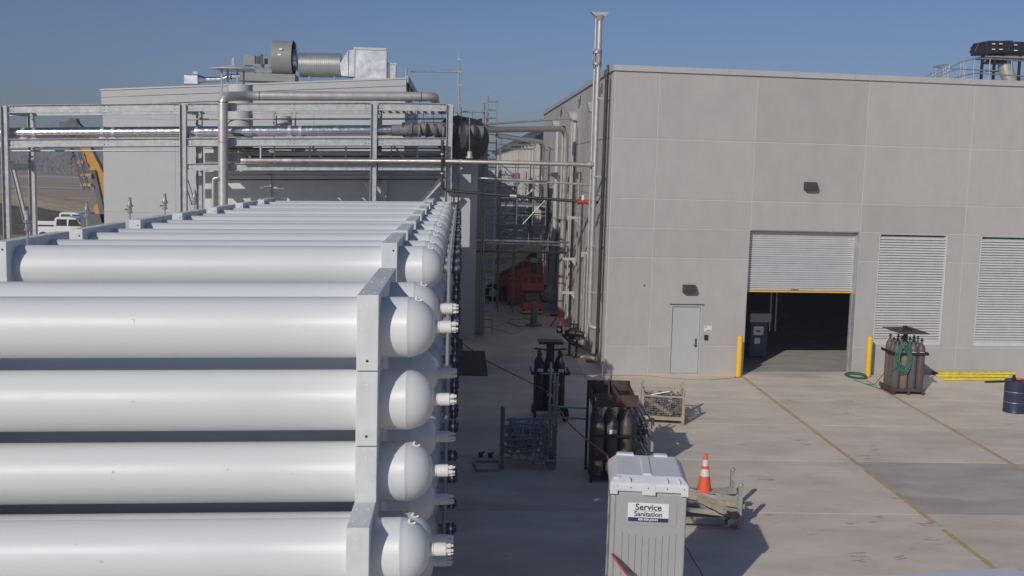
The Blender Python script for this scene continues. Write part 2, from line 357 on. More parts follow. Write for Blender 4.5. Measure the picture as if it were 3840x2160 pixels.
for k in range(15000):
    x = random.uniform(-250, -60); y = random.uniform(372, 430) + 0.03 * x; env = 5.6 + 1.0 * math.sin(x * 0.11) + 0.7 * math.sin(x * 0.37 + 1) + 0.5 * math.sin(x * 1.3)
    zz = random.random() ** 0.7 * env; hgt = random.uniform(0.6, 1.6); wd = random.uniform(0.08, 0.32); ln = jit(0.5)
    c = Vector((x, y, zz)); a = random.random() * 3.14; wv = Vector((math.cos(a), 0.4 * math.sin(a), 0)) * wd
    mb.add([c - wv, c + wv, c + wv * 0.3 + Vector((ln, 0, hgt)), c - wv * 0.3 + Vector((ln, 0, hgt))], [(0, 1, 2, 3)])
wood = obj('far_wood', mb, 'brush_far', None, 0); wood['kind'] = 'stuff'; tag(wood, 'bare grey-brown treeline along the far edge of the fields', 'treeline')

# ================================================================== RIGHT BUILDING
WD = 32.434; WA = R(4.5); AL = Vector((math.cos(WA), math.sin(WA), 0)); NO = Vector((math.sin(WA), -math.cos(WA), 0))
def TW(p): return Vector((0, WD, 0)) + AL * p.x + NO * p.y + Vector((0, 0, p.z))      # p = (along wall, out of wall, height)
def wuv(u, v):
    d = ray(u, v); t = WD / (d.y - math.tan(WA) * d.x); P = C0 + d * t; return P.x / math.cos(WA), P.z
SC = [4.62, 6.03, 9.16, 12.80, 16.35, 19.95, 23.6]; ZR = [0, 0.88, 3.67, 4.59, 5.50, 7.34, 9.37]
corner = TW(Vector((4.62, 0, 0)))
rb = thing('precast_building', 'tall precast concrete panel building with roller shutter, door and louvres', 'building', (corner.x, corner.y, 0))
OPEN = [(6.70, 7.73, -0.1, 2.205), (9.16, 12.80, -0.1, 4.59), (13.45, 15.80, 0.96, 4.575), (16.93, 19.3, 0.94, 4.56)]
def cut(rects, o):
    out = []
    for (a, b, c, d) in rects:
        x0, x1, z0, z1 = max(a, o[0]), min(b, o[1]), max(c, o[2]), min(d, o[3])
        if x0 >= x1 or z0 >= z1: out.append((a, b, c, d)); continue
        if a < x0: out.append((a, x0, c, d))
        if x1 < b: out.append((x1, b, c, d))
        if c < z0: out.append((x0, x1, c, z0))
        if z1 < d: out.append((x0, x1, z1, d))
    return out
JG = 0.014
for i in range(6):
    for j in range(6):
        rs = [(SC[i] + (JG if i else 0), SC[i + 1] - JG, ZR[j] + (JG if j else 0), ZR[j + 1] - (JG if j < 5 else 0))]
        for o_ in OPEN: rs = cut(rs, o_)
        if not rs: continue
        low = [r for r in rs if r[1] <= 6.71 or r[0] >= 7.72] if (i == 1 and j == 0) else None
        for grp_ in ([[r] for r in low] if low else [rs]):
            mb = MB(TW)
            for (a, b, c, d) in grp_: mb.box(a, -0.06, c, b, 0.0, d)
            obj('wall_panel', mb, 'concrete_wall', rb, 0)
rs = [(4.63, 23.6, 0, 9.36)]
for o_ in OPEN: rs = cut(rs, o_)
mb = MB(TW)
for (a, b, c, d) in rs: mb.box(a, -0.34, c, b, -0.012, d)
obj('wall_core', mb, 'joint_pale', rb, 0)
obj('corner_seal', MB(TW).box(4.635, -0.03, 0.05, 4.66, 0.004, 9.36), 'joint_pale', rb, 0)
# side wall
SY = [corner.y, 35.4, 38.6, 41.8, 45.0, 48.2, 51.4, 54.6, 57.8, 60.6]; XS = corner.x
for i in range(9):
    for j in range(6):
        mb = MB().box(XS, SY[i] + (JG if i else 0.064), ZR[j] + (JG if j else 0), XS + 0.06, SY[i + 1] - JG, ZR[j + 1] - (JG if j < 5 else 0))
        obj('wall_panel', mb, 'concrete_side', rb, 0)
obj('wall_core', MB().box(XS + 0.028, corner.y + 0.35, 0, XS + 0.3, 60.5, 9.36), 'joint_pale', rb, 0)
obj('roof_deck', MB().add([TW(Vector((4.7, -0.2, 9.05))), TW(Vector((23.6, -0.2, 9.05))), (24, 60.5, 9.05), (XS + 0.2, 60.5, 9.05)], [(0, 1, 2, 3)]), 'cap_metal', rb, 0)
cuts = [4.57, 8.2, 12.3, 16.4, 20.3, 23.6]
for a, b in zip(cuts, cuts[1:]): obj('parapet_cap', MB(TW).box(a + 0.003, -0.42, 9.36, b - 0.003, 0.06, 9.53), 'cap_metal', rb, 0)
cy = [corner.y + 0.45, 39, 45, 51, 56, 60.6]
for a, b in zip(cy, cy[1:]): obj('parapet_cap', MB().box(XS - 0.06, a + 0.003, 9.362, XS + 0.36, b - 0.003, 9.532), 'cap_metal', rb, 0)
# interior room behind the shutter
mb = MB(TW); mb.add([(7.1, -0.345, 0.002), (22, -0.345, 0.002), (22, -13, 0.002), (7.1, -13, 0.002)], [(3, 2, 1, 0)])
obj('interior_floor', mb, 'inside_floor', rb, 0)
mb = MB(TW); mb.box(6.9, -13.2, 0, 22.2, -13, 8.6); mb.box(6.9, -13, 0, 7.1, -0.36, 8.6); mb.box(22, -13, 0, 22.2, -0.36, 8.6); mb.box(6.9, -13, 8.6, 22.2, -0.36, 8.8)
obj('interior_wall', mb, 'inside_shade', rb, 0)
# roller shutter
sh = obj('roller_shutter', MB(TW).box(9.17, -0.335, 2.60, 12.79, -0.30, 4.75), 'trim_dark', rb, 0)
ns = 27; z0, z1 = 2.66, 4.60; dz = (z1 - z0) / ns
for k in range(ns):
    a = z0 + k * dz; mb = MB(TW)
    mb.prism([(9.19, -0.30, a + 0.004), (9.19, -0.272, a + 0.010), (9.19, -0.264, a + dz * 0.5), (9.19, -0.274, a + dz - 0.010), (9.19, -0.30, a + dz - 0.004)], (3.58, 0, 0))
    obj('slat', mb, 'shutter', sh, 0)
obj('bottom_bar', MB(TW).box(9.18, -0.32, 2.608, 12.78, -0.24, 2.652), 'yellow', sh, 0)
obj('bar_handle', MB(TW).box(10.7, -0.24, 2.69, 10.95, -0.225, 2.71), 'steel_dark', sh, 0)
for a, b in ((9.163, 9.19), (12.755, 12.774)): obj('door_guide', MB(TW).box(a + 0.002, -0.36, 0.01, b - 0.002, -0.23, 4.57), 'galv', rb, 0)
obj('jamb_liner', MB(TW).box(12.775, -0.345, 0.01, 12.797, -0.004, 4.58), 'galv', rb, 0)
# louvres
for (a, b, z0, z1, pitch, lab) in ((13.45, 15.80, 0.96, 4.575, 0.0845, 'bay'), (16.93, 19.3, 0.94, 4.56, 0.0845, 'bay')):
    lv = obj('louvre', MB(TW).box(a + 0.002, -0.30, z0 + 0.002, b - 0.002, -0.27, z1 - 0.002), 'louver_gap_shade', rb, 0)
    mb = MB(TW); mb.box(a + 0.003, -0.26, z0 + 0.003, a + 0.05, -0.02, z1 - 0.003); mb.box(b - 0.05, -0.26, z0 + 0.003, b - 0.003, -0.02, z1 - 0.003)
    mb.box(a + 0.051, -0.26, z0 + 0.003, b - 0.051, -0.012, z0 + 0.12); mb.box(a + 0.051, -0.26, z1 - 0.04, b - 0.051, -0.02, z1 - 0.003)
    obj('frame', mb, 'louver', lv, 0)
    n = int((z1 - z0 - 0.16) / pitch)
    for k in range(n):
        zz = z0 + 0.125 + k * pitch
        obj('slat', MB(TW).prism([(a + 0.052, -0.06, zz), (a + 0.052, -0.045, zz), (a + 0.052, -0.048, zz + 0.048), (a + 0.052, -0.20, zz + 0.108), (a + 0.052, -0.205, zz + 0.098), (a + 0.052, -0.065, zz + 0.040)], (b - a - 0.104, 0, 0)), 'louver', lv, 0)
# man door
dr = obj('man_door', MB(TW).box(6.76, -0.09, 0.015, 7.665, -0.045, 2.14), 'door_grey', rb, 0)
mb = MB(TW); mb.box(6.702, -0.16, 0, 6.752, 0.012, 2.203); mb.box(7.675, -0.16, 0, 7.728, 0.012, 2.203); mb.box(6.7525, -0.16, 2.145, 7.6745, 0.012, 2.203)
obj('door_frame', mb, 'door_grey', dr, 0)
obj('drip_edge', MB(TW).box(6.66, 0.001, 2.21, 7.77, 0.05, 2.225), 'trim_dark', dr, 0)
obj('kick_sill', MB(TW).box(6.70, -0.2, 0.001, 7.73, 0.03, 0.014), 'galv', dr, 0)
hd = obj('handle', MB(TW).box(7.545, -0.044, 0.84, 7.60, -0.03, 1.12), 'steel_dark', dr, 0)
obj('lever', MB(TW).cyl((7.57, -0.03, 0.94), (7.57, 0.03, 0.94), 0.013).cyl((7.575, 0.025, 0.94), (7.46, 0.03, 0.94), 0.013), 'chrome', hd)
for k in range(3): obj('hinge', MB(TW).box(6.748, -0.044, 0.3 + k * 0.75, 6.765, -0.03, 0.42 + k * 0.75), 'steel_dark', dr, 0)
sg = obj('door_sign', MB(TW).box(7.81, 0.001, 1.36, 8.06, 0.01, 1.54), 'sign_white', rb, 0)
obj('sign_print', MB(TW).box(7.835, 0.0105, 1.488, 7.885, 0.012, 1.512), 'ink', sg, 0); obj('sign_print', MB(TW).box(7.89, 0.0105, 1.378, 8.02, 0.012, 1.396), 'ink', sg, 0)
obj('card_reader', MB(TW).box(7.82, 0.001, 1.09, 7.935, 0.06, 1.25), 'black', rb, 0, bevel=0.01)
obj('core_hole', MB(TW).cyl((5.82, -0.02, 2.79), (5.82, 0.002, 2.79), 0.03), 'black', rb)
for (u0, v0, u1, v1) in ((1717, 714, 1750, 737), (2022, 456, 2054, 481)):
    s0, zt = wuv(u0, v0); s1, zb = wuv(u1, v1)
    mb = MB(TW); c = (s0 + s1) / 2 - 0.02; hw = 0.2; zt, zb = zt - 0.02, zt - 0.27
    prof = [(0.004, zt), (0.12, zt - 0.0), (0.22, zt - 0.14), (0.19, zb), (0.004, zb)]
    mb.prism([(c - hw, y, z) for y, z in prof], (2 * hw, 0, 0)); lf = obj('wall_light', mb, 'bronze', rb, 0, bevel=0.012)
    obj('lens', MB(TW).box(c - hw * 0.8, 0.03, zb - 0.012, c + hw * 0.8, 0.17, zb - 0.001), 'glass_dark', lf, 0)
# things on the alley side of the building
for (u, v) in ((1490, 262), (1441, 282), (1398, 309)):
    p = atX(u, v + 20, XS - 0.15); y = p.y; zt = 8.62; mb = MB()
    mb.prism([(XS - 0.005, y - 0.22, zt), (XS - 0.36, y - 0.22, zt + 0.02), (XS - 0.26, y - 0.22, zt - 0.3), (XS - 0.005, y - 0.22, zt - 0.32)], (0, 0.44, 0))
    sc = obj('scupper_box', mb, 'galv', rb, 0)
    obj('downspout', MB().box(XS - 0.14, y - 0.06, 0.2, XS - 0.02, y + 0.06, zt - 0.321), 'cap_metal', sc, 0)
    for k in (0, 1): obj('lifting_plate', MB().box(XS - 0.03, y - 0.9 - 0.45 * k, 8.75 + 0.1 * k, XS - 0.001, y - 0.8 - 0.45 * k, 9.1 + 0.1 * k), 'trim_dark', rb, 0)
for (yy, zz) in ((51.0, 6.2), (41.0, 6.25), (46.4, 4.2), (55.5, 4.1)):
    mb = MB(); mb.prism([(XS - 0.004, yy - 0.2, zz), (XS - 0.3, yy - 0.2, zz - 0.02), (XS - 0.3, yy - 0.2, zz - 0.16), (XS - 0.004, yy - 0.2, zz - 0.32)], (0, 0.4, 0)); obj('wall_light', mb, 'bronze', rb, 0)
# long low range farther along the alley
lb = thing('low_range', 'long lower concrete range with projecting ribs beyond the precast building', 'building', (XS, 60.7, 0))
obj('wall', MB().box(XS + 0.3, 60.65, 0, XS + 8, 150, 8.35), 'concrete_side', lb, 0)
obj('roof_edge', MB().box(XS - 0.35, 60.7, 8.36, XS + 8.1, 150, 8.62), 'steel_dark', lb, 0)
for k in range(22): obj('rib', MB().box(XS - 0.02, 62.2 + k * 4.0, 0, XS + 0.299, 62.6 + k * 4.0, 8.355), 'concrete_side', lb, 0)
# block closing the far end of the alley
ab = thing('alley_block', 'grey sided block closing the far end of the alley behind the scaffold', 'building', (1.0, 66, 0))
obj('wall', MB().box(-3, 66, 0, 4.2, 75, 6.2), 'siding', ab, 0)
for k in range(6): obj('siding_panel', MB().box(-2.98, 65.96, 0.05 + k * 1.02, 4.18, 65.995, 1.04 + k * 1.02), 'siding', ab, 0)
for k in range(3): obj('pilaster', MB().box(1.2 + k * 1.3, 65.85, 0.0, 1.4 + k * 1.3, 65.955, 6.2), 'siding_dark', ab, 0)

# ================================================================== TUBE BANKS
TR = 0.320; XE = -0.52; XL = -6.75
def TT(p): return Vector((p.x, p.y, p.z + (p.x + 0.8) * 0.0205))
def tube_mesh():
    prof = [(0, 0.06), (0.02, 0.07), (0.1, 0.15), (0.2, 0.235), (0.3, 0.295), (0.38, 0.316), (0.42, TR)]
    L = XE - XL
    prof += [(0.42 + (L - 0.42) * k / 4, TR) for k in range(1, 4)] + [(L - 0.012, TR), (L - 0.005, TR + 0.003), (L + 0.003, TR + 0.003), (L + 0.008, TR)]
    for k in range(1, 9):
        a = k / 8 * math.pi / 2; prof.append((L + 0.285 * math.sin(a) ** 1.08, 0.078 + (TR - 0.078) * math.cos(a) ** 1.06 if k < 8 else 0.078))
    prof += [(L + 0.295, 0.066), (L + 0.31, 0.06)]
    mb = MB(); mb.lathe((XL, 0, 0), (1, 0, 0), prof, 40)
    return mb
def shared(name, mb, mat, smooth=40):
    me = bpy.data.meshes.new(name); me.from_pydata([tuple(p) for p in mb.v], [], mb.f); me.update(); me.materials.append(MATS[mat])
    me.polygons.foreach_set('use_smooth', [True] * len(me.polygons)); me.set_sharp_from_angle(angle=R(smooth)); return me
TM = shared('tube', tube_mesh(), 'tube_white', 50)
mb = MB(); mb.lathe((XE + 0.25, 0, 0), (1, 0, 0), [(0.02, 0.052), (0.03, 0.066), (0.075, 0.069), (0.08, 0.062), (0.092, 0.062), (0.095, 0.068), (0.2, 0.068), (0.205, 0.052), (0.212, 0.052)], 18)
NZ_W = shared('nozzle', mb, 'nozzle_cream'); NZ_G = shared('nozzle', mb, 'nozzle_grey')
mb = MB()
for k in range(5): 
    a = 2 * math.pi * k / 5; mb.lathe((XE + 0.455, 0.042 * math.cos(a), 0.042 * math.sin(a)), (1, 0, 0), [(0, 0.021), (0.045, 0.021), (0.048, 0.012), (0.07, 0.012)], 6)
ST_W = shared('stud', mb, 'nozzle_cream'); ST_G = shared('stud', mb, 'steel_dark')
mb = MB(); mb.lathe((XE + 0.42, 0, 0), (1, 0, 0), [(0, 0.085), (0.05, 0.085), (0.05, 0.06), (0.075, 0.06), (0.075, 0.088), (0.115, 0.088)], 12)
FL_D = shared('flange', mb, 'steel_dark'); mb = MB(); mb.lathe((XE + 0.47, 0, 0), (1, 0, 0), [(0, 0.062), (0.024, 0.062)], 12); FL_C = shared('gland', mb, 'chrome')
mb = MB(); mb.bx((0, 0, 0), (0.05, 0.04, 0.03)).cyl((-0.02, 0, 0.01), (-0.02, 0, 0.045), 0.012).cyl((0.02, 0, 0.0), (0.045, 0.0, 0.03), 0.011)
DV = shared('bleed_valve', mb, 'nozzle_cream')
def child(name, me, parent, loc, rot=None):
    o = bpy.data.objects.new(name, me); COL.objects.link(o); o.parent = parent; o.location = loc
    if rot: o.rotation_euler = rot
    BASE[o.name] = BASE[parent.name]; return o
TILT = math.atan(0.0205); ROWH = 0.78
BANKS = [ # front plate Y, top Z, rows, columns, column pitch, first tube offset, label
    ('A', 9.87, 2.87, 4, 1, 0.8, 0.50, 'low white tube bank standing in front of the others with creamy capped nozzles'),
    ('B', 10.70, 5.00, 6, 2, 1.46, 0.50, 'tall white tube bank with creamy nozzles directly behind the low bank'),
    ('C', 14.95, 5.226, 7, 2, 1.2, 0.50, 'white tube bank across the gap from the creamy-nozzled banks, first with dark valves'),
    ('D', 17.93, 5.226, 7, 2, 1.15, 0.50, 'white tube bank with dark valves, second beyond the gap'),
    ('E', 21.15, 5.226, 7, 2, 1.15, 0.50, 'white tube bank with dark valves, third beyond the gap'),
    ('F', 24.30, 5.226, 7, 2, 1.15, 0.50, 'white tube bank with dark valves, fourth beyond the gap'),
    ('G', 27.70, 5.226, 7, 2, 1.15, 0.50, 'white tube bank with dark valves, third from the galvanised pipe rack'),
    ('H', 31.00, 5.226, 7, 2, 1.15, 0.50, 'white tube bank with dark valves, second from the galvanised pipe rack'),
    ('I', 34.30, 5.226, 7, 2, 1.15, 0.50, 'white tube bank with dark valves closest to the galvanised pipe rack')]
random.seed(11)
for (bid, Y0, ZT, rows, cols, cp, off, lab) in BANKS:
    t = thing('tube_bank', lab, 'tank bank', (-3.3, Y0, 0), 'white tube banks in a row'); white = bid in 'AB'
    bx_, by_ = BASE[t.name].x, BASE[t.name].y
    for r in range(rows):
        zc = ZT - 0.40 - r * ROWH
        if zc < 0.32: continue
        for c in range(cols):
            yc = Y0 + off + c * cp
            o = child('tube', TM, t, (-bx_, yc - by_, zc + 0.8 * 0.0205), (0, -TILT, 0)); o.rotation_euler = (random.random() * 0.0, -TILT, 0)
            nz = child('nozzle', NZ_W if white else NZ_G, o, (0, 0, 0))
            if white: child('stud', ST_W, o, (0, 0, 0), (random.random() * 1.2, 0, 0))
            else:
                child('flange', FL_D, o, (0, 0, 0)); child('gland', FL_C, o, (0, 0, 0)); child('stud', ST_G, o, (0.04, 0, 0), (random.random(), 0, 0))
            if r == 0 or random.random() < 0.3: child('bleed_valve', DV, o, (XE + 0.10, -0.05, 0.285), (0, 0.35, 0))
    # bracket boxes: one per cell at either end, each with its plate joints showing
    nrow = max(1, int((ZT - 0.1) / ROWH))
    for (x0, x1) in ((-1.085, -0.866), (-6.44, -6.22)):
        if bid in 'AB': x1s = x1 + (0.07 if x0 > -3 else 0); x0s = x0 + (0.07 if x0 > -3 else 0)
        else: x0s, x1s = x0, x1
        for c in range(cols):
            ya = Y0 + c * cp; yb = ya + cp - 0.012
            for r in range(nrow):
                za = ZT - (r + 1) * ROWH + 0.006; zb = ZT - r * ROWH - (0.006 if r else 0)
                bo = obj('saddle_box', MB(TT).box(x0s, ya, za, x1s, yb, zb), 'bracket_white', t, 0, bevel=0.006)
                if c == 0:
                    for k, (fx, fz, mt) in enumerate(((0.3, 0.86 if r % 2 == 0 else 0.83, 'nozzle_cream'), (0.76, 0.86, 'black'), (0.5, 0.13, 'black'))):
                        if white and k == 1: continue
                        if not white and k == 2: continue
                        px = x0s + (x1s - x0s) * (0.5 if white else fx); pz = za + (zb - za) * fz
                        obj('bolt_hole', MB(TT).cyl((px, ya - 0.004, pz), (px, ya + 0.004, pz), 0.014, n=8), mt, bo)
            for k in range(4):
                px = x0s + (0.05 if k % 2 else 0.165); py = ya + (0.2 if k < 2 else cp - 0.25)
                obj('bolt_hole', MB(TT).cyl((px, py, ZT + 0.0), (px, py, ZT + 0.004), 0.015, n=8), 'nozzle_cream', t)
    obj('base_skid', MB(TT).box(-6.5, Y0 + 0.05, 0.13, -0.6, Y0 + 0.25, ZT - nrow * ROWH - 0.005 if ZT - nrow * ROWH > 0.2 else 0.2).box(-6.5, Y0 + cols * cp - 0.3, 0.13, -0.6, Y0 + cols * cp - 0.1, ZT - nrow * ROWH - 0.005 if ZT - nrow * ROWH > 0.2 else 0.2), 'bracket_white', t, 0)
    if not white:
        for c in range(cols):
            yc = Y0 + off + c * cp
            obj('manifold_pipe', MB().cyl((-0.135, yc - 0.16, 0.4), (-0.135, yc - 0.16, ZT - 0.18), 0.022, n=8).box(-0.165, yc - 0.09, 0.4, -0.155, yc + 0.09, ZT - 0.16), 'nozzle_grey', t)
# relief valves standing on the far ends of the banks
RV = []
for (bi, (u, v0, v1)) in zip((2, 4, 5, 6, 7), ((70, 528, 592), (219, 508, 556), (327, 496, 545), (415, 487, 535), (490, 478, 522))):
    Yb = BANKS[bi][1] + 0.5; p = atY(u, v1, Yb); top = atY(u, v0, Yb); h = max(0.3, top.z - p.z); s_ = h / 0.62 * 1.0; W_ = 1.7
    t = thing('relief_valve', 'chromed relief valve on the %s' % {2: 'first tube bank beyond the gap', 4: 'third tube bank beyond the gap', 5: 'fourth tube bank beyond the gap', 6: 'third tube bank from the pipe rack', 7: 'second tube bank from the pipe rack'}[bi], 'valve', p, 'relief valves on the tube banks')
    x, y, z = p
    obj('body', MB().lathe(p, (0, 0, 1), [(-0.35, 0.02), (0.1 * s_, 0.02), (0.12 * s_, 0.05 * s_ * W_), (0.16 * s_, 0.05 * s_ * W_), (0.17 * s_, 0.035 * s_ * W_), (0.3 * s_, 0.035 * s_ * W_), (0.31 * s_, 0.06 * s_ * W_), (0.36 * s_, 0.06 * s_ * W_), (0.37 * s_, 0.045 * s_ * W_), (0.5 * s_, 0.045 * s_)], 10), 'galv_tube', t)
    obj('cap', MB().lathe(p + Vector((0, 0, 0.5 * s_)), (0, 0, 1), [(0, 0.03 * s_ * W_), (0.09 * s_, 0.028 * s_ * W_), (0.12 * s_, 0.018 * s_)], 10), 'galv_tube', t)
    obj('outlet', MB().cyl(p + Vector((0, 0, 0.22 * s_)), p + Vector((-0.15 * s_, -0.03, 0.22 * s_)), 0.03 * s_, n=10), 'chrome', t)

# ================================================================== GALVANISED PIPE RACK (Y 37.4 front, 39.65 back)
YF, YK = 37.4, 39.65
rk = thing('pipe_rack', 'galvanised steel pipe rack of columns and beams behind the tube banks', 'pipe rack', (-8, YF, 0))
def fl(u): return atY(u, 400, YF).x
CX = [atY(u, 300, YF).x for u in (12, 461, 941, 1131)]
TOP = [266, 262, 260, 262]
for i, (u, cx) in enumerate(zip((12, 461, 941, 1131), CX)):
    zt = atY(u, TOP[i], YF).z
    obj('column', MB().ibeam((cx, YF, 0), (cx, YF, zt), 0.22, 0.2, 0.012, 0.018, (1, 0, 0)), 'galv', rk, 0)
    zt2 = zt - 0.1
    cxb = cx
    obj('column', MB().ibeam((cxb, YK, 0), (cxb, YK, zt2), 0.22, 0.2, 0.012, 0.018, (1, 0, 0)), 'galv', rk, 0)
    obj('base_plate', MB().box(cx - 0.2, YF - 0.2, 0.001, cx + 0.2, YF + 0.2, 0.03), 'galv', rk, 0)
    for zf in (zt - 0.17, atY(u, 357, YF).z, atY(u, 419, YF).z):
        if i == 0 and zf < 6.6 and False: continue
        obj('cross_beam', MB().ibeam((cx, YF + 0.12, zf), (cx, YK - 0.12, zf), 0.22, 0.14), 'galv', rk, 0)
def beam(ua, va, ub, vb, Y, d=0.25, name='beam', fl_=0.15):
    a, b = atY(ua, va, Y), atY(ub, vb, Y); o = obj(name, MB().ibeam(a, b, d, fl_, 0.012, 0.016), 'galv', rk, 0)
    return a, b, o
segs = []
BE = {'top': [(-60, 275), (12, 274.5), (461, 270), (941, 268), (1131, 270)], 'mid': [(-60, 361), (12, 360), (461, 357.5), (941, 356.5), (1131, 356.5)], 'low': [None, None, (461, 420), (941, 419.5), (1131, 420)]}
for lv, pts in BE.items():
    for p, q in zip(pts, pts[1:]):
        if not p or not q: continue
        ua, ub = p[0] + (10 if p[0] > 0 else 0), q[0] - 9
        a, b, o = beam(ua, p[1], ub, q[1], YF, 0.27 if lv != 'low' else 0.24)
        for end, sg in ((a, 1), (b, -1)):
            for dx in (0.06, 0.16):
                for dz in (-0.06, 0.06):
                    c = end + Vector((sg * dx, -0.008, dz)); obj('bolt', MB().cyl(c, c + Vector((0, -0.012, 0)), 0.016, n=6), 'steel_dark', o)
        if (ub - ua) > 300:
            mid = a.lerp(b, 0.57)
            for dx in (-0.07, 0.07):
                for dz in (-0.06, 0.06):
                    c = mid + Vector((dx, -0.008, dz)); obj('bolt', MB().cyl(c, c + Vector((0, -0.01, 0)), 0.016, n=6), 'steel_dark', o)
        ax, bx2 = a.copy(), b.copy(); ax.y = bx2.y = YK
        if lv != 'low': obj('beam', MB().ibeam(ax, bx2, 0.24, 0.14, 0.012, 0.016), 'galv', rk, 0)
# diagonal braces
for (u0, v0, u1, v1, Y) in ((28, 405, 66, 560, YF + 1.0), (468, 455, 487, 515, YF + 1.0), (1115, 449, 1062, 508, YF + 0.3), (1135, 455, 1160, 420, YF + 0.4)):
    obj('brace', MB().ibeam(atY(u0, v0, Y), atY(u1, v1, Y), 0.14, 0.14, 0.01, 0.012), 'galv', rk, 0)
# tray decks added between the columns to shade the annex, gapped for light slivers
random.seed(5)
for (uA, uB, vv, nm) in ((470, 1128, 350, 'mid'), (470, 1128, 413, 'low')):
    zd = atY(700, vv, YF).z; x = CX[1] + 0.35 if nm == 'mid' else CX[1] + 0.7
    k = 0
    while x < CX[3] - 0.2:
        L = random.choice((0.9, 1.4, 1.9)); x1 = min(x + L, CX[3] - 0.1); zx = zd + (x + 6.3) * 0.006
        obj('shade_tray_panel', MB().box(x, YF + 0.14, zx, x1, YF + 0.82, zx + 0.03), 'galv', rk, 0)
        if random.random() < 0.93: obj('shade_tray_panel', MB().box(x + 0.05, YF + 0.86, zx - 0.02, x1, YF + 1.5, zx + 0.01), 'galv', rk, 0)
        if random.random() < 0.9: obj('shade_tray_panel', MB().box(x, YF + 1.54, zx, x1 - 0.03, YK - 0.12, zx + 0.03), 'galv', rk, 0)
        x = x1 + random.choice((0.03, 0.03, 0.16)); k += 1
# slatted roof of channels in the right bay
for k in range(9):
    xx = CX[2] + 0.25 + k * 0.26; z_ = atY(1040, 268, YF).z
    obj('joist', MB().box(xx, YF + 0.14, z_ - 0.02, xx + 0.07, YK - 0.13, z_ + 0.05), 'galv', rk, 0)
for k in range(3): obj('joist', MB().box(CX[2] + 0.15, YF + 0.5 + k * 0.6, z_ + 0.055, CX[3] - 0.15, YF + 0.56 + k * 0.6, z_ + 0.10), 'galv', rk, 0)

# ================================================================== pipes on and around the rack
def pipe(name, label, cat, pts, r, mat='stainless', n=14, bend=None, group=None, bands=(), bandmat='rust_weld', caps=None):
    pts = [Vector(p) for p in pts]
    if not bands:
        return tag(obj(name, MB().tube(pts, r, n, bend), mat, None, 40, loc=pts[0]), label, cat, group)
    t = thing(name, label, cat, pts[0], group)
    obj('run', MB().tube(pts, r, n, bend), mat, t, 40)
    for (i, f, wd, rr) in bands:
        a, b = pts[i], pts[i + 1]; d = (b - a).normalized(); c = a.lerp(b, f)
        obj('band', MB().lathe(c - d * wd / 2, d, [(0, r * rr * 0.97), (wd * 0.2, r * rr), (wd * 0.8, r * rr), (wd, r * rr * 0.97)], n), bandmat, t, 40)
    return t
YP = YF - 0.35
# large stainless pipe: riser, elbow, long run, elbow going back
a = atY(561, 545, YP); b = atY(560.5, 243, YP); c = atY(625, 241, YP + 0.9); d = atY(1092, 243, YP + 1.2); a.z = 3.0
e = d + Vector((0, 2.2, -0.1))
pipe('large_pipe', 'thick stainless pipe rising in front of the rack and running along its top', 'pipe', [a, b, c, d, e], 0.162, 'stainless', 24, 0.3, bands=((0, 0.965, 0.03, 1.03), (0, 0.72, 0.03, 1.01), (1, 0.8, 0.04, 1.03), (2, 0.06, 0.04, 1.02), (2, 0.93, 0.05, 1.02)))
# shiny jacketed pipe along the rack
ja, jb = atY(-60, 335.5, YP + 0.75), atY(985, 327.5, YP + 0.75)
t = thing('jacketed_pipe', 'bright foil-jacketed pipe lying along the middle level of the rack', 'insulated pipe', ja)
obj('run', MB().tube([ja, jb], 0.185, 24), 'jacket', t)
for k in range(52):
    c = ja.lerp(jb, (k + 0.5) / 52); d = (jb - ja).normalized()
    obj('seam', MB().lathe(c - d * 0.012, d, [(0, 0.1855), (0.006, 0.1895), (0.018, 0.1895), (0.024, 0.1855)], 24), 'jacket', t)
for f in (0.127, 0.315, 0.515, 0.765):
    c = ja.lerp(jb, f)
    for dx in (-0.18, 0.18):
        sd2 = obj('shoe', MB().box(c.x + dx - 0.11, c.y - 0.13, c.z - 0.26, c.x + dx + 0.11, c.y + 0.13, c.z - 0.17), 'jacket', t, 0)
        obj('strap', MB().lathe(c + Vector((dx - 0.06, 0, 0)), (1, 0, 0), [(0, 0.19), (0.01, 0.196), (0.11, 0.196), (0.12, 0.19)], 24), 'sheet_metal', t)
# lagged elbow at the jacket's end
t = thing('lagged_elbow', 'dark wrapped elbow and branch at the end of the jacketed pipe', 'insulated pipe', jb)
obj('elbow', MB().tube([jb, jb + Vector((0.7, 0.05, 0.02)), jb + Vector((1.2, 0.5, 0.05)), jb + Vector((1.3, 1.4, 0.05))], 0.2, 16, 0.4), 'tarp_brown', t)
obj('branch', MB().tube([jb + Vector((1.0, 0.2, 0.1)), jb + Vector((2.0, 0.25, 0.12)), jb + Vector((3.2, 0.35, 0.02))], 0.23, 16, 0.4), 'tarp_brown', t)
random.seed(14)
for k in range(10):
    c = jb + Vector((0.35 + 0.28 * k, 0.1, 0.03)); obj('lagging_tie', MB().lathe(c, (1, 0.05 * jit(1), 0.1 * jit(1)), [(0, 0.2), (0.03, 0.25 + jit(0.02)), (0.09, 0.24 + jit(0.02)), (0.12, 0.2)], 12), 'dark_wrap' if k % 3 == 0 else 'tarp_brown', t)
for k in range(7):
    x_ = jb.x + 0.5 + 0.32 * k; obj('hanger', MB().cyl((x_, jb.y - 0.1, jb.z + 0.2), (x_ + jit(0.1), jb.y - 0.1, jb.z + 0.85), 0.012, n=6), 'steel_dark', t)
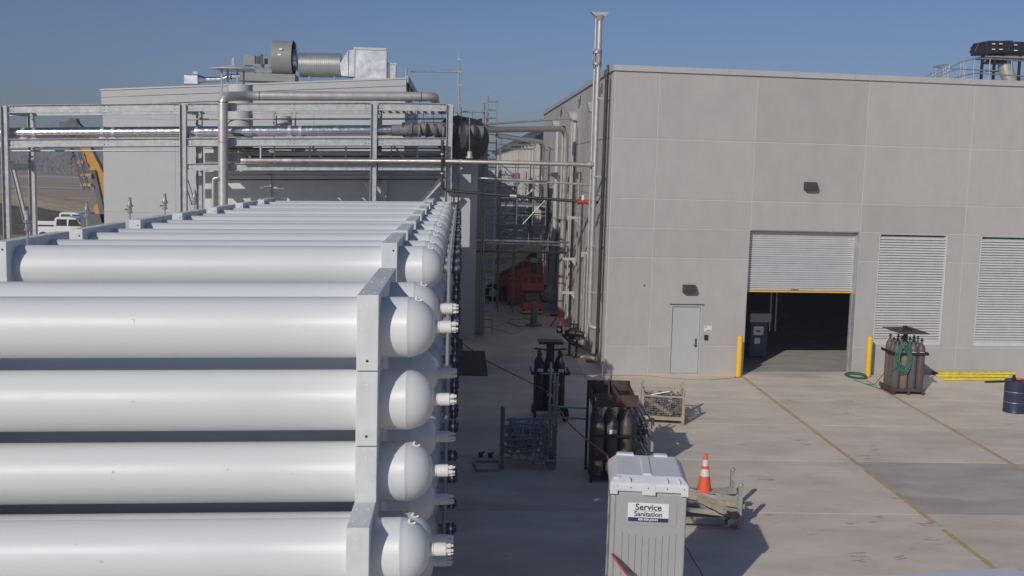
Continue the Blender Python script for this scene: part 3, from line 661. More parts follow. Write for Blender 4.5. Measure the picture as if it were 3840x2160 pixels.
# thin lines, trays and hangers behind the front beams of the rack
for (k, (u0, u1, v, Yx, r, mt)) in enumerate(((470, 1125, 300, 39.3, 0.03, 'galv_tube'), (575, 1120, 374, 39.0, 0.028, 'steel_dark'), (575, 1120, 383, 38.6, 0.035, 'galv_tube'), (620, 1125, 394, 39.2, 0.03, 'steel_dark'), (640, 1125, 432, 38.9, 0.035, 'galv_tube'), (575, 1100, 452, 39.4, 0.025, 'steel_dark'), (30, 455, 380, 39.3, 0.03, 'galv_tube'))):
    pipe('rack_line', 'thin rack line %s' % ('high above the jacketed pipe', 'tucked under the middle beam', 'just below the middle beam in bright steel', 'dark one between the middle and lower beams', 'just below the lower beam in bright steel', 'lowest dark one against the shaded annex', 'crossing the open bay by the crane')[k], 'conduit', [atY(u0, v, Yx), atY(u1, v - 1, Yx)], r, mt, 8, group='thin lines on the rack')
for k, u in enumerate((600, 690, 780, 870, 985, 1050)):
    obj('hanger', MB().bar(atY(u, 358, YF + 0.9), atY(u, 432, YF + 0.9), 0.05, 0.05), 'galv', rk, 0)
    if k % 2 == 0: obj('brace', MB().bar(atY(u, 360, YF + 1.2), atY(u + 45, 415, YF + 1.2), 0.06, 0.06), 'galv', rk, 0)
# big dark wrapped vessel hung between the rack and the alley
p0 = atY(1130, 340, YF + 0.6); p1 = atY(1178, 352, YF + 1.6)
t = thing('wrapped_vessel', 'large round duct end wrapped in dark sheeting at the alley corner', 'duct', p1)
obj('body', MB().lathe(p0, p1 - p0, [(0, 0.5), (0.15, 0.68), (0.4, 0.76), ((p1 - p0).length, 0.80), ((p1 - p0).length + 0.25, 0.74), ((p1 - p0).length + 0.26, 0.1)], 20), 'dark_wrap', t)
obj('wrap_band', MB().lathe(p0.lerp(p1, 0.2), p1 - p0, [(0, 0.66), (0.05, 0.70), (0.6, 0.735), (0.65, 0.72)], 20), 'tarp_brown', t)
obj('sheet', MB().add([atY(1140, 318, 38.5), atY(1175, 308, 38.5), atY(1212, 297, 39.2), atY(1216, 325, 39.2), atY(1190, 318, 38.4), atY(1150, 328, 38.4)], [(0, 1, 2, 3, 4, 5)]), 'tarp_teal', t, 0)
obj('rag', MB().sphere(atY(1212, 325, 39.0), 0.22, 8, 6, (0.6, 0.6, 1.2)), 'red_paint', t)
# slim stainless lines on the rack
pipe('slim_pipe', 'slim stainless line crossing the rack and the alley to the vent stack', 'pipe', [atY(610, 403.5, YF - 0.25), atY(760, 404, YF - 0.25), atY(1140, 406, YF - 0.25), Vector((4.23, 33.9, 6.50))], 0.072, 'stainless_warm', 14, bands=((0, 0.02, 0.18, 1.12), (0, 0.75, 0.3, 1.05), (2, 0.06, 0.06, 1.25), (2, 0.97, 0.1, 1.3)), bandmat='stainless')
pipe('drop_pipe', 'short stainless drop from the rack deck onto the slim line', 'pipe', [atY(656, 368, YF - 0.25), atY(656, 400, YF - 0.25)], 0.035, 'stainless')
pipe('standpipe', 'thin stainless standpipe beside the thick riser', 'pipe', [atY(536, 540, YP - 0.2), atY(536, 449, YP - 0.2), atY(548, 447, YP - 0.2)], 0.045, 'stainless', 10, 0.1)
pipe('far_conduit', 'thin grey conduit strung along the shaded wall', 'conduit', [atY(575, 440, 40.3), atY(1110, 441, 40.3)], 0.025, 'siding_dark', 8)
pipe('fire_pipe', 'dark iron pipe dropping from the rack and crossing the alley to a red valve', 'pipe', [atY(1113, 352, YF - 0.4), atY(1112, 472, YF - 0.4), atY(1126, 480, YF - 0.4), Vector((4.1, 34.4, 5.30)), Vector((4.45, 34.4, 5.30))], 0.05, 'black_iron', 12, 0.15, bands=((2, 0.49, 0.25, 1.2), (0, 0.3, 0.05, 1.3), (0, 0.7, 0.05, 1.3)), bandmat='stainless')
vv = thing('red_valve', 'red painted valve body on the dark iron pipe', 'valve', (4.0, 34.4, 5.30))
obj('body', MB().lathe((3.78, 34.4, 5.30), (1, 0, 0), [(0, 0.1), (0.04, 0.1), (0.045, 0.06), (0.1, 0.085), (0.15, 0.06), (0.155, 0.1), (0.2, 0.1), (0.22, 0.06), (0.32, 0.06), (0.325, 0.09), (0.36, 0.09)], 12), 'red_paint', vv)
obj('bonnet', MB().cyl((3.88, 34.4, 5.33), (3.88, 34.35, 5.47), 0.05, n=10), 'red_paint', vv); obj('tag', MB().box(3.9, 34.3, 5.36, 3.97, 34.31, 5.52), 'label_white', vv, 0)
pipe('alley_pipe', 'broad stainless pipe bridging the alley and turning down the side wall', 'pipe', [atY(1185, 327, 38.6), Vector((4.10, 42.3, 7.93)), Vector((4.10, 42.3, 0.75))], 0.11, 'stainless_warm', 18, 0.42, bands=((0, 0.97, 0.05, 1.04), (1, 0.62, 0.04, 1.06), (1, 0.5, 0.04, 1.05), (1, 0.85, 0.05, 1.05), (1, 0.95, 0.06, 1.12)), bandmat='steel_dark')
pipe('alley_line', 'pencil-thin steel line above the broad alley pipe', 'pipe', [atY(1170, 316, 38.8), Vector((4.33, 42.2, 8.34)), Vector((4.33, 42.2, 1.0))], 0.04, 'stainless', 10, 0.2)
pipe('alley_pipe', 'shiny pipe bridging the alley farther in and dropping against the wall', 'pipe', [atY(1250, 341, 52), Vector((4.2, 55.5, 7.72)), Vector((4.2, 55.5, 4.3)), Vector((4.45, 57, 4.2))], 0.115, 'jacket', 14, 0.35)
pipe('alley_line', 'thin steel line crossing the alley level with the scaffold rail', 'pipe', [atY(1160, 446, 39.2), atY(1230, 449, 39.0), Vector((4.3, 34.2, 5.86))], 0.035, 'stainless', 10)
pipe('alley_line', 'grey steel line crossing the alley above the boom lift', 'pipe', [atY(1195, 604, 39.6), atY(1430, 610, 41.9)], 0.045, 'galv_tube', 10)
pipe('alley_line', 'second grey steel line crossing just under the first above the lift', 'pipe', [atY(1195, 611, 41.6), atY(1428, 618, 44.2)], 0.04, 'galv_tube', 10)
pipe('alley_line', 'dark iron line crossing the alley just above the boom lift', 'pipe', [atY(1195, 632, 39.6), atY(1428, 636, 42.0)], 0.042, 'black_iron', 10)

# ================================================================== LEFT BUILDING (grey metal siding, main front at Y 47, lower annex at Y 40.5)
YB_ = 47.0
lbd = thing('metal_sided_building', 'pale grey metal sided building behind the pipe rack with plant on its roof', 'building', (-9, YB_, 0))
pl_, pr_ = atY(258, 228, YB_), atY(1020, 199, YB_); xl, xr = pl_.x, pr_.x
def roofz(x): return pl_.z + (x - xl) * (pr_.z - pl_.z) / (xr - xl)
mb = MB(); mb.prism([(xl, YB_, 0), (xl, YB_, roofz(xl) - 0.55), (xr, YB_, roofz(xr) - 0.55), (xr, YB_, 0)], (0, 14, 0))
obj('wall', mb, 'siding', lbd, 0)
xs_ = [xl, -12.3, -9.4, -6.4, xr]
for i in range(len(xs_) - 1):
    for a, b in zip([0.02, 4.0, 8.0], [4.0, 8.0, 8.6]):
        obj('siding_panel', MB().box(xs_[i] + (0.0 if i == 0 else 0.004), YB_ - 0.035, a + 0.003, xs_[i + 1] - 0.004, YB_ - 0.001, b - 0.003), 'siding', lbd, 0)
for k, (da, db) in enumerate(((0.62, 0.30), (0.28, 0.02))):
    mb = MB(); mb.prism([(xl - 0.04, YB_ - 0.06 - 0.03 * k, roofz(xl) - da), (xl - 0.04, YB_ - 0.06 - 0.03 * k, roofz(xl) - db), (xr + 0.04, YB_ - 0.06 - 0.03 * k, roofz(xr) - db), (xr + 0.04, YB_ - 0.06 - 0.03 * k, roofz(xr) - da)], (0, 0.05, 0)); obj('fascia', mb, 'siding', lbd, 0)
mb = MB(); mb.prism([(xl - 0.08, YB_ - 0.12, roofz(xl) - 0.0), (xl - 0.08, YB_ - 0.12, roofz(xl) + 0.06), (xr + 0.08, YB_ - 0.12, roofz(xr) + 0.06), (xr + 0.08, YB_ - 0.12, roofz(xr) - 0.0)], (0, 14.2, 0)); obj('roof', mb, 'cap_metal', lbd, 0)
obj('rake_trim', MB().bar((xr + 0.1, YB_ - 0.1, roofz(xr)), (xr + 0.1, 61, roofz(xr)), 0.06, 0.3), 'siding_dark', lbd, 0)
# lower annex right behind the rack
AY = 40.5; ax0 = atY(516, 450, AY).x; ax1 = 1.02; azt = 6.75
an = thing('sided_annex', 'lower grey sided annex in the shade right behind the pipe rack', 'building', (-4, AY, 0))
obj('wall', MB().box(ax0, AY, 0, ax1 - 0.02, YB_ - 0.1, azt), 'siding_annex_shade', an, 0)
obj('roof', MB().box(ax0 - 0.05, AY - 0.08, azt + 0.002, ax1 + 0.05, YB_ - 0.1, azt + 0.08), 'siding_dark', an, 0)
axs = [ax0, -7.2, -5.4, -2.9, -0.06]; azs = [0.02, 1.3, 2.6, 3.9, 4.5, 5.1, 5.65, 6.2, azt]
for i in range(4):
    for a, b in zip(azs, azs[1:]): obj('siding_panel', MB().box(axs[i] + 0.004, AY - 0.035, a + 0.003, axs[i + 1] - 0.004, AY - 0.001, b - 0.003), 'siding_annex_shade', an, 0)
for xx in (-7.2, -2.9): obj('pilaster', MB().box(xx - 0.14, AY - 0.16, 0, xx + 0.14, AY - 0.036, azt), 'siding_annex_shade', an, 0)
obj('corner_pier', MB().box(-0.05, 39.0, 0, 0.62, AY + 0.015, 6.5), 'siding', an, 0)
obj('corner_pier', MB().box(0.63, 40.2, 0, ax1, AY + 6, 6.5), 'siding_dark', an, 0)
# front flue with a conical cowl
x0 = atY(608, 250, 40.0).x
fl_ = thing('roof_flue', 'fat grey flue with a conical rain cowl on legs against the sided building', 'flue', (x0, 40.0, 7.0))
zt = atY(600, 215, 40.0).z; zb = 6.3
obj('drum', MB().lathe((x0, 39.75, zb), (0, 0, 1), [(0, 0.45), (zt - zb, 0.45), (zt - zb, 0.42), (zt - zb - 0.05, 0.42)], 28), 'stack_grey', fl_)
zc = atY(590, 175, 39.75).z; xcw = atY(587, 175, 39.75).x
obj('cowl', MB().lathe((xcw, 39.75, zc - 0.02), (0, 0, 1), [(0, 0.80), (0.03, 0.80), (0.15, 0.2), (0.16, 0.08)], 28), 'stack_grey', fl_)
for a in (0.9, 2.2, 3.9, 5.2):
    px, py = xcw + 0.48 * math.cos(a), 39.75 + 0.46 * math.sin(a); obj('cowl_leg', MB().box(px - 0.03, py - 0.03, zt - 0.55, px + 0.03, py + 0.03, zc), 'siding_dark', fl_, 0)
obj('lifting_lug', MB().box(xcw - 0.05, 39.7, zc + 0.12, xcw + 0.05, 39.76, zc + 0.42), 'siding_dark', fl_, 0)
x1 = atY(712, 300, 40.0).x; zt1 = atY(712, 292, 39.9).z
f2 = thing('roof_flue', 'squat grey round vent drum on the rack beside the flue', 'flue', (x1, 39.9, 7.0))
obj('drum', MB().lathe((x1, 39.9, zt1 - 0.7), (0, 0, 1), [(0, 0.32), (0.7, 0.32), (0.7, 0.29), (0.66, 0.29)], 24), 'stack_grey', f2)
for px in (-0.28, 0.35, 0.5): obj('post', MB().box(x1 + px, 39.5, zt1 - 0.9, x1 + px + 0.05, 39.55, zt1 + 0.15), 'siding_dark', f2, 0)
# rooftop plant
def rpt(u, v, Y=49.60): return atY(u, v, Y)
def rbox(parent, name, u0, v0, u1, v1, Y, dep, mat, bev=0):
    a, b = rpt(u0, v1, Y), rpt(u1, v0, Y); return obj(name, MB().box(a.x, Y, a.z, b.x, Y + dep, b.z), mat, parent, 0, bevel=bev)
fan = thing('roof_fan', 'grey centrifugal fan with scroll casing on the sided building roof', 'fan', rpt(700, 196))
a, b = rpt(683, 188), rpt(735, 100); zc = (a.z + b.z) / 2; rr = (b.z - a.z) / 2
sc_ = obj('scroll', MB().lathe((a.x, 50.10, zc), (1, 0, 0), [(0, rr * 0.98), (0.02, rr), ((b.x - a.x) - 0.02, rr), ((b.x - a.x), rr * 0.98)], 32), 'fan_grey', fan)
obj('outlet_hood', MB().box(a.x + 0.01, 50.10, zc, b.x - 0.01, 50.10 + rr, zc + rr * 0.99), 'fan_grey', fan, 0)
obj('back_rim', MB().lathe((b.x - 0.06, 50.10, zc), (1, 0, 0), [(0, rr * 0.9), (0.0, rr * 1.03), (0.06, rr * 1.03), (0.06, rr * 0.9)], 32), 'fan_grey', fan)
for (dx, dz) in ((0.45, 0.32), (0.38, 0.08)):
    obj('data_plate', MB().box(a.x + dx - 0.06, 50.10 - rr - 0.006, zc + dz - 0.03, a.x + dx + 0.08, 50.10 - rr + 0.10, zc + dz + 0.05), 'label_white', fan, 0)
obj('motor_box', MB().box(rpt(610, 160).x, 49.80, rpt(610, 163).z, rpt(639, 160).x, 50.30, rpt(610, 138).z), 'fan_grey', fan, 0, bevel=0.01)
obj('motor_side', MB().box(rpt(639.5, 160).x, 49.85, rpt(640, 162).z, rpt(650, 160).x, 50.25, rpt(640, 139).z), 'steel_dark', fan, 0)
obj('bearing_frame', MB().box(rpt(650, 170).x, 49.90, rpt(650, 160).z, rpt(683, 160).x, 50.20, rpt(650, 145).z), 'fan_grey', fan, 0)
for (u0, v0, u1, v1) in ((637, 168, 684, 162), (637, 182, 684, 176)): rbox(fan, 'frame_rail', u0, v1, u1, v0, 49.70, 0.08, 'fan_grey')
for u in (640, 660, 678): rbox(fan, 'frame_leg', u, 165, u + 4, 205, 49.75, 0.08, 'fan_grey')
rbox(fan, 'belt_guard', 655, 136, 661, 165, 49.60, 0.1, 'steel_dark')
rbox(fan, 'skid', 600, 187, 742, 202, 49.60, 1.1, 'fan_grey', 0.01)
dct = thing('roof_duct', 'ribbed round metal duct ending in a mitred transition on the roof', 'duct', rpt(800, 200))
da, db = rpt(750, 160.5), rpt(855, 161.5); da.y = db.y = 50.20; r_ = (rpt(800, 190).z - rpt(800, 129).z) / -2
obj('run', MB().tube([da, db], r_, 32), 'duct_spiral', dct)
L = (db - da).length; dn = (db - da).normalized()
for k in range(20): obj('rib', MB().lathe(da + dn * (L * (k + 0.5) / 20 - 0.012), dn, [(0, r_ + 0.0005), (0.006, r_ + 0.014), (0.018, r_ + 0.014), (0.024, r_ + 0.0005)], 32), 'duct_spiral', dct)
obj('flex_collar', MB().lathe(rpt(737, 150, 50.20), (1, 0, 0), [(0, r_ * 0.8), (0.03, r_ * 0.9), (0.08, r_ * 0.82), (0.13, r_ * 0.92), (0.18, r_ * 0.84), (0.24, r_ * 1.02)], 32), 'jacket', dct)
obj('transition', MB().prism([rpt(855, 160, 49.65), rpt(876, 125, 49.65), rpt(876, 192, 49.65), rpt(858, 190, 49.65)], (0, 1.0, 0)), 'sheet_metal', dct, 0)
rbox(dct, 'connector', 877, 126, 890, 192, 49.70, 0.9, 'sheet_metal')
rbox(dct, 'support', 775, 190, 781, 202, 50.00, 0.1, 'fan_grey'); rbox(dct, 'support', 838, 190, 844, 202, 50.00, 0.1, 'fan_grey')
pl = thing('roof_plenum', 'big square galvanised sheet plenum box on the roof', 'duct', rpt(930, 198))
rbox(pl, 'box', 891, 123, 971, 198, 49.50, 1.3, 'sheet_metal', 0.015)
for (u0, v0, u1, v1) in ((889, 121, 973, 124), (889, 196, 973, 200), (889, 124, 893, 196), (969, 124, 973, 196)): rbox(pl, 'flange', u0, v0, u1, v1, 49.46, 0.05, 'cap_metal')
p2 = thing('roof_plenum', 'narrow galvanised sheet box beside the big plenum', 'duct', rpt(984, 198))
rbox(p2, 'box', 974.5, 161, 996, 198, 49.70, 0.6, 'sheet_metal', 0.01); rbox(p2, 'flange', 974, 159, 998, 162, 49.66, 0.05, 'cap_metal')
p3 = thing('roof_duct', 'small foil duct with a square inlet box near the cowled flue', 'duct', rpt(480, 210, 48.60))
rbox(p3, 'inlet_box', 463, 190, 497, 210, 48.60, 0.5, 'sheet_metal', 0.01); rbox(p3, 'actuator', 485, 180, 497, 186, 48.60, 0.15, 'cap_metal')
obj('reducer', MB().lathe(rpt(498, 199, 48.85), (1, 0, 0), [(0, 0.2), (0.35, 0.1), (0.36, 0.1)], 16), 'jacket', p3); obj('run', MB().tube([rpt(520, 200, 48.85), rpt(560, 199, 48.85), rpt(575, 193, 48.85), rpt(605, 192, 48.85)], 0.1, 16, 0.2), 'jacket', p3)
obj('hose_clamp', MB().lathe(rpt(580, 192.5, 48.85), (1, 0, 0), [(0, 0.13), (0.06, 0.13)], 16), 'steel_dark', p3)
for u in (1022, 1030): 
    o = obj('vent_pipe', MB().cyl(atY(u, 235, 49.10) - Vector((0, 0, 1)), atY(u, 172 if u < 1025 else 198, 49.10), 0.05), 'galv_tube', None, loc=atY(u, 230, 49.10)); tag(o, 'thin upright vent pipe at the roof corner, %s one' % ('taller' if u < 1025 else 'shorter'), 'pipe')

# ================================================================== SIDE WALL PIPEWORK
def cg(a, b): return ((1680 + a / 2.195) / K, (1200 + b / 2.195) / K)
def ct(a, b): return ((2240 + a / 2.7868) / K, (1640 + b / 2.7868) / K)
def cr_(a, b): return ((3040 + a / 3.0188) / K, (1160 + b / 3.0188) / K)
def ce(a, b): return ((2240 + a / 2.8975) / K, (1160 + b / 2.8975) / K)
def c4(a, b): return ((1640 + a / 1.857) / K, (640 + b / 1.857) / K)
def c8(a, b): return ((3400 + a / 4.83) / K, (100 + b / 4.83) / K)
XW = XS - 0.36
vs_ = thing('vent_stack', 'tall polished vent pipe with a T head rising above the parapet corner', 'vent pipe', (XW, 33.9, 1.3))
obj('run', MB().tube([(XW, 33.95, 1.42), (XW, 33.95, 11.1)], 0.075, 18), 'stainless', vs_)
obj('companion', MB().tube([(XW - 0.10, 34.1, 1.6), (XW - 0.10, 34.1, 11.05)], 0.035, 12), 'stainless', vs_)
obj('foot_elbow', MB().tube([(XW, 33.95, 1.75), (XW, 33.95, 1.3), (XW + 0.3, 33.9, 1.26)], 0.076, 18, 0.2), 'stainless', vs_)
hd_ = obj('head', MB().prism([(XW - 0.30, 33.85, 11.24), (XW + 0.28, 33.85, 11.24), (XW + 0.15, 33.85, 11.12), (XW - 0.17, 33.85, 11.12)], (0, 0.22, 0)), 'stainless', vs_, 0)
obj('head_throat', MB().cyl((XW, 33.95, 10.98), (XW, 33.95, 11.15), 0.08, 0.15, 16), 'stainless', vs_)
for zz in (9.62, 9.98): obj('flange', MB().cyl((XW - 0.04, 34.0, zz), (XW - 0.04, 34.0, zz + 0.07), 0.15, n=20), 'galv_tube', vs_)
for k in range(8):
    a = k * math.pi / 4; obj('stud', MB().cyl((XW - 0.04 + 0.125 * math.cos(a), 34.0 + 0.125 * math.sin(a), 9.55), (XW - 0.04 + 0.125 * math.cos(a), 34.0 + 0.125 * math.sin(a), 10.12), 0.018, n=6), 'galv_tube', vs_)
for zz in (8.55, 6.1, 3.9, 2.4):
    obj('wall_clamp', MB().box(XW - 0.02, 33.85, zz, XS - 0.001, 33.92, zz + 0.06).lathe((XW, 33.95, zz - 0.01), (0, 0, 1), [(0, 0.085), (0.08, 0.085)], 16), 'galv', vs_)
obj('tee', MB().lathe((XW, 33.95, 6.3), (0, 0, 1), [(0, 0.086), (0.3, 0.086)], 18), 'stainless', vs_)
for (yy, off, z0, z1, r, mt, nm) in ((33.35, 0.16, 0.42, 9.3, 0.055, 'black_iron', 'dark iron riser standing closest to the building corner'), (33.62, 0.10, 2.2, 9.6, 0.04, 'steel_dark', 'dark conduit between the iron riser and the vent stack'), (37.0, 0.2, 0.4, 3.4, 0.06, 'stainless_warm', 'short stainless riser halfway along the near wall piping'), (36.5, 0.16, 0.2, 4.6, 0.04, 'stainless', 'thin stainless riser beside the short one'), (38.9, 0.14, 0.3, 5.2, 0.03, 'steel_dark', 'thin dark conduit on the side wall past the stainless risers'), (40.3, 0.14, 0.3, 6.2, 0.035, 'galv_tube', 'grey conduit on the side wall near the broad down pipe'), (44.2, 0.14, 0.3, 8.2, 0.05, 'galv_tube', 'long grey riser beyond the broad down pipe'), (47.5, 0.12, 0.3, 8.0, 0.06, 'cap_metal', 'pale downpipe farther along the side wall')):
    o = obj('wall_riser', MB().tube([(XS - off, yy, z0), (XS - off, yy, z1)], r, 12), mt, None, loc=(XS - off, yy, z0)); tag(o, nm, 'pipe')
for (yy, zz, ln) in ((41.6, 2.85, 0.55), (41.3, 1.55, 0.55), (40.9, 4.5, 0.5)):
    o = obj('pipe_bracket', MB().box(XS - ln, yy - 0.05, zz - 0.05, XS - 0.002, yy + 0.05, zz + 0.05).prism([(XS - 0.003, yy - 0.02, zz - 0.051), (XS - 0.22, yy - 0.02, zz - 0.051), (XS - 0.003, yy - 0.02, zz - 0.3)], (0, 0.04, 0)), 'cap_metal', None, 0, loc=(XS, yy, zz)); tag(o, 'pale steel wall bracket holding the broad down pipe at %s' % {2.85: 'mid height', 1.55: 'the lower end', 4.5: 'its upper part'}[zz], 'bracket')
for (yy, zz) in ((37.6, 3.35), (37.3, 1.9)):
    o = obj('pipe_bracket', MB().box(XS - 0.28, yy - 0.08, zz - 0.08, XS - 0.002, yy + 0.08, zz + 0.1), 'cap_metal', None, 0, loc=(XS, yy, zz)); tag(o, 'small pale box bracket %s on the side wall' % ('higher' if zz > 3 else 'lower'), 'bracket')
ob = obj('rusty_elbow', MB().tube([(XS - 0.16, 33.35, 0.55), (XS - 0.16, 33.3, 0.28), (XS - 0.5, 33.25, 0.3)], 0.06, 10, 0.12), 'rust_weld', None, loc=(XS - 0.16, 33.3, 0.3)); tag(ob, 'rusty elbow at the foot of the dark iron riser', 'pipe')
st = thing('pipe_stand', 'red tripod pipe stand under the broad down pipe', 'pipe stand', (4.10, 42.3, 0))
for a in (0.5, 2.6, 4.7): obj('leg', MB().cyl((4.10, 42.3, 0.62), (4.10 + 0.42 * math.cos(a), 42.3 + 0.42 * math.sin(a), 0.01), 0.03, n=8), 'red_paint', st)
obj('head', MB().cyl((4.10, 42.3, 0.55), (4.10, 42.3, 0.78), 0.07, n=12), 'red_paint', st)
pm = thing('valve_station', 'dark valve and pump set on posts at the foot of the side wall', 'valve set', (4.0, 36.2, 0))
random.seed(4)
for (x, y) in ((3.85, 36.0), (4.05, 35.6)): obj('post', MB().box(x - 0.04, y - 0.04, 0.0, x + 0.04, y + 0.04, 0.62), 'dark_frame', pm, 0); obj('foot', MB().box(x - 0.12, y - 0.12, 0.001, x + 0.12, y + 0.12, 0.02), 'dark_frame', pm, 0)
obj('body', MB().lathe((3.7, 36.1, 0.75), (1, -0.3, 0), [(0, 0.1), (0.1, 0.12), (0.15, 0.2), (0.35, 0.2), (0.4, 0.1), (0.6, 0.1)], 14), 'dark_frame', pm)
obj('handwheel', MB().tube([(3.95 + 0.14 * math.cos(k * 0.52), 35.95 + 0.14 * math.sin(k * 0.52), 1.08) for k in range(12)], 0.015, 6, closed=True), 'dark_frame', pm); obj('stem', MB().cyl((3.95, 35.95, 0.85), (3.95, 35.95, 1.1), 0.02), 'dark_frame', pm)
obj('control_box', MB().box(3.42, 36.25, 0.72, 3.62, 36.4, 0.95), 'dark_frame', pm, 0); obj('gauge', MB().cyl((3.5, 36.245, 0.85), (3.5, 36.23, 0.85), 0.06), 'label_white', pm)
for (a, b) in (((3.6, 36.2, 0.7), (4.3, 35.4, 0.35)), ((3.8, 35.9, 0.6), (4.4, 34.6, 0.4))): obj('pipe', MB().tube([a, ((a[0] + b[0]) / 2, a[1], b[2]), b], 0.045, 8, 0.1), 'black_iron', pm)

# ================================================================== ALLEY CONTENT
ld_ = thing('access_ladder', 'long aluminium ladder standing upright at the alley mouth', 'ladder', (1.1, 40.1, 0))
lx0, lx1 = atY(1225, 400, 40.1).x, atY(1248, 400, 40.1).x
for x in (lx0, lx1): obj('rail', MB().box(x - 0.025, 40.07, 0.02, x + 0.025, 40.13, 8.98), 'scaf_steel', ld_, 0)
for k in range(29): obj('rung', MB().cyl((lx0 + 0.026, 40.1, 0.3 + k * 0.302), (lx1 - 0.026, 40.1, 0.3 + k * 0.302), 0.018, n=8), 'scaf_steel', ld_)
def scaffold(label, posts, levels, Ys, r=0.026, planks=(), braces=(), name='scaffold'):
    t = thing(name, label, 'scaffold', Vector((atY(posts[0][0], 500, Ys[0]).x, Ys[0], 0)))
    for Y in Ys:
        xs = []
        for (u, v0) in posts:
            x = atY(u, 500, Ys[0]).x; zt = atY(u, v0, Ys[0]).z; obj('standard', MB().cyl((x, Y, 0.02), (x, Y, zt + jit(0.1)), r, n=8), 'scaf_steel', t); xs.append(x)
            zz = 0.5
            while zz < zt: obj('rosette', MB().cyl((x, Y, zz), (x, Y, zz + 0.02), 0.06, n=8), 'scaf_steel', t); zz += 1.0
        for v in levels:
            z_ = atY(posts[0][0], v, Ys[0]).z; obj('ledger', MB().cyl((min(xs), Y, z_), (max(xs), Y, z_), r * 0.9, n=8), 'scaf_steel', t)
    if len(Ys) > 1:
        for v in levels:
            z_ = atY(posts[0][0], v, Ys[0]).z
            for x in (xs[0], xs[-1]): obj('transom', MB().cyl((x, Ys[0], z_), (x, Ys[-1], z_), r * 0.9, n=8), 'scaf_steel', t)
    for v in planks:
        z_ = atY(posts[0][0], v, Ys[0]).z
        for k in range(4): yy = Ys[0] + (Ys[-1] - Ys[0]) * k / 4; obj('plank', MB().box(min(xs), yy + 0.01, z_, max(xs), yy + (Ys[-1] - Ys[0]) / 4 - 0.02, z_ + 0.05), 'galv', t, 0)
    for (u0, v0, u1, v1) in braces: obj('brace', MB().cyl(atY(u0, v0, Ys[0] - 0.05), atY(u1, v1, Ys[0] - 0.05), r, n=8), 'scaf_steel', t)
    return t
scaffold('slim scaffold mast of paired tubes beside the aluminium ladder', [(1213, 255), (1219, 290)], (310, 440, 560, 605, 690, 838), (39.7, 40.6))
scaffold('scaffold tower with boarded platform deep in the alley', [(1257, 420), (1301, 400), (1341, 455), (1374, 470)], (420, 455, 497, 510, 540, 567, 585, 606), (52.5, 55), planks=(459, 518), braces=((1270, 612, 1372, 503), (1310, 545, 1372, 620)))
scaffold('thin guard-rail scaffold high above the far alley', [(1257, 340), (1340, 345)], (345, 362, 372, 405), (60, 62.5), planks=(405,))
scaffold('narrow scaffold bay with cross braces between the ladder and the tower', [(1259, 430), (1298, 438)], (440, 470, 505, 540, 575, 604, 640), (46.5, 48.0), planks=(470, 540), braces=((1259, 540, 1298, 470), (1259, 604, 1298, 540), (1298, 640, 1259, 575)))
random.seed(41)
for k in range(7):
    yy = 43.2 + 2.05 * k + jit(0.4); z0_, z1_ = 0.3 + random.random() * 1.5, 4.5 + random.random() * 3.5; o = obj('wall_conduit', MB().tube([(XS - 0.07, yy, z0_), (XS - 0.07, yy, z1_), (XS - 0.07, yy + 0.8, z1_ + 0.02)], 0.028, 8, 0.15), random.choice(('steel_dark', 'galv_tube', 'black_iron')), None, loc=(XS - 0.07, yy, z0_)); tag(o, ('thin conduit on the side wall, %s past the broad down pipe' % ('first', 'second', 'third', 'fourth', 'fifth', 'sixth', 'seventh')[k]), 'conduit', 'conduits along the side wall')
mst = thing('antenna_mast', 'slim galvanised mast with a sideways arm standing above the rack corner', 'mast', atY(1155, 300, 39.2))
obj('pole', MB().cyl(atY(1154, 420, 39.2), atY(1153, 170, 39.2), 0.035), 'galv_tube', mst); obj('pole', MB().cyl(atY(1156, 300, 39.2), atY(1155, 132, 39.2), 0.025), 'galv_tube', mst)
obj('arm', MB().cyl(atY(1033, 179, 39.2), atY(1155, 181, 39.2), 0.028), 'galv_tube', mst); obj('arm_end', MB().cyl(atY(1033, 179, 39.2), atY(1042, 179, 39.2), 0.04), 'galv_tube', mst)
for v in (150, 181, 215, 260): obj('coupler', MB().bx(atY(1155, v, 39.2), (0.12, 0.1, 0.08)), 'galv_tube', mst, 0)
hr = thing('guard_rail', 'galvanised tube rail on posts above the wrapped duct', 'railing', atY(1165, 300, 39.6))
obj('rail', MB().cyl(atY(1145, 281, 39.6), atY(1225, 281, 39.6), 0.028), 'galv_tube', hr)
for u in (1152, 1187, 1222): obj('post', MB().cyl(atY(u, 340, 39.6), atY(u, 278, 39.6), 0.028), 'galv_tube', hr)
tb = thing('rain_bucket', 'small pale hanging vent pot on the slim stainless line', 'vent', atY(1181, 395, 37.0))
obj('pot', MB().lathe(atY(1181, 398, 37.0), (0, 0, 1), [(0, 0.13), (0.05, 0.13), (0.06, 0.09), (0.22, 0.085), (0.25, 0.05)], 12), 'stainless', tb)
obj('rod', MB().cyl(atY(1181, 385, 37.0), atY(1181, 295, 37.0), 0.012), 'galv_tube', tb)
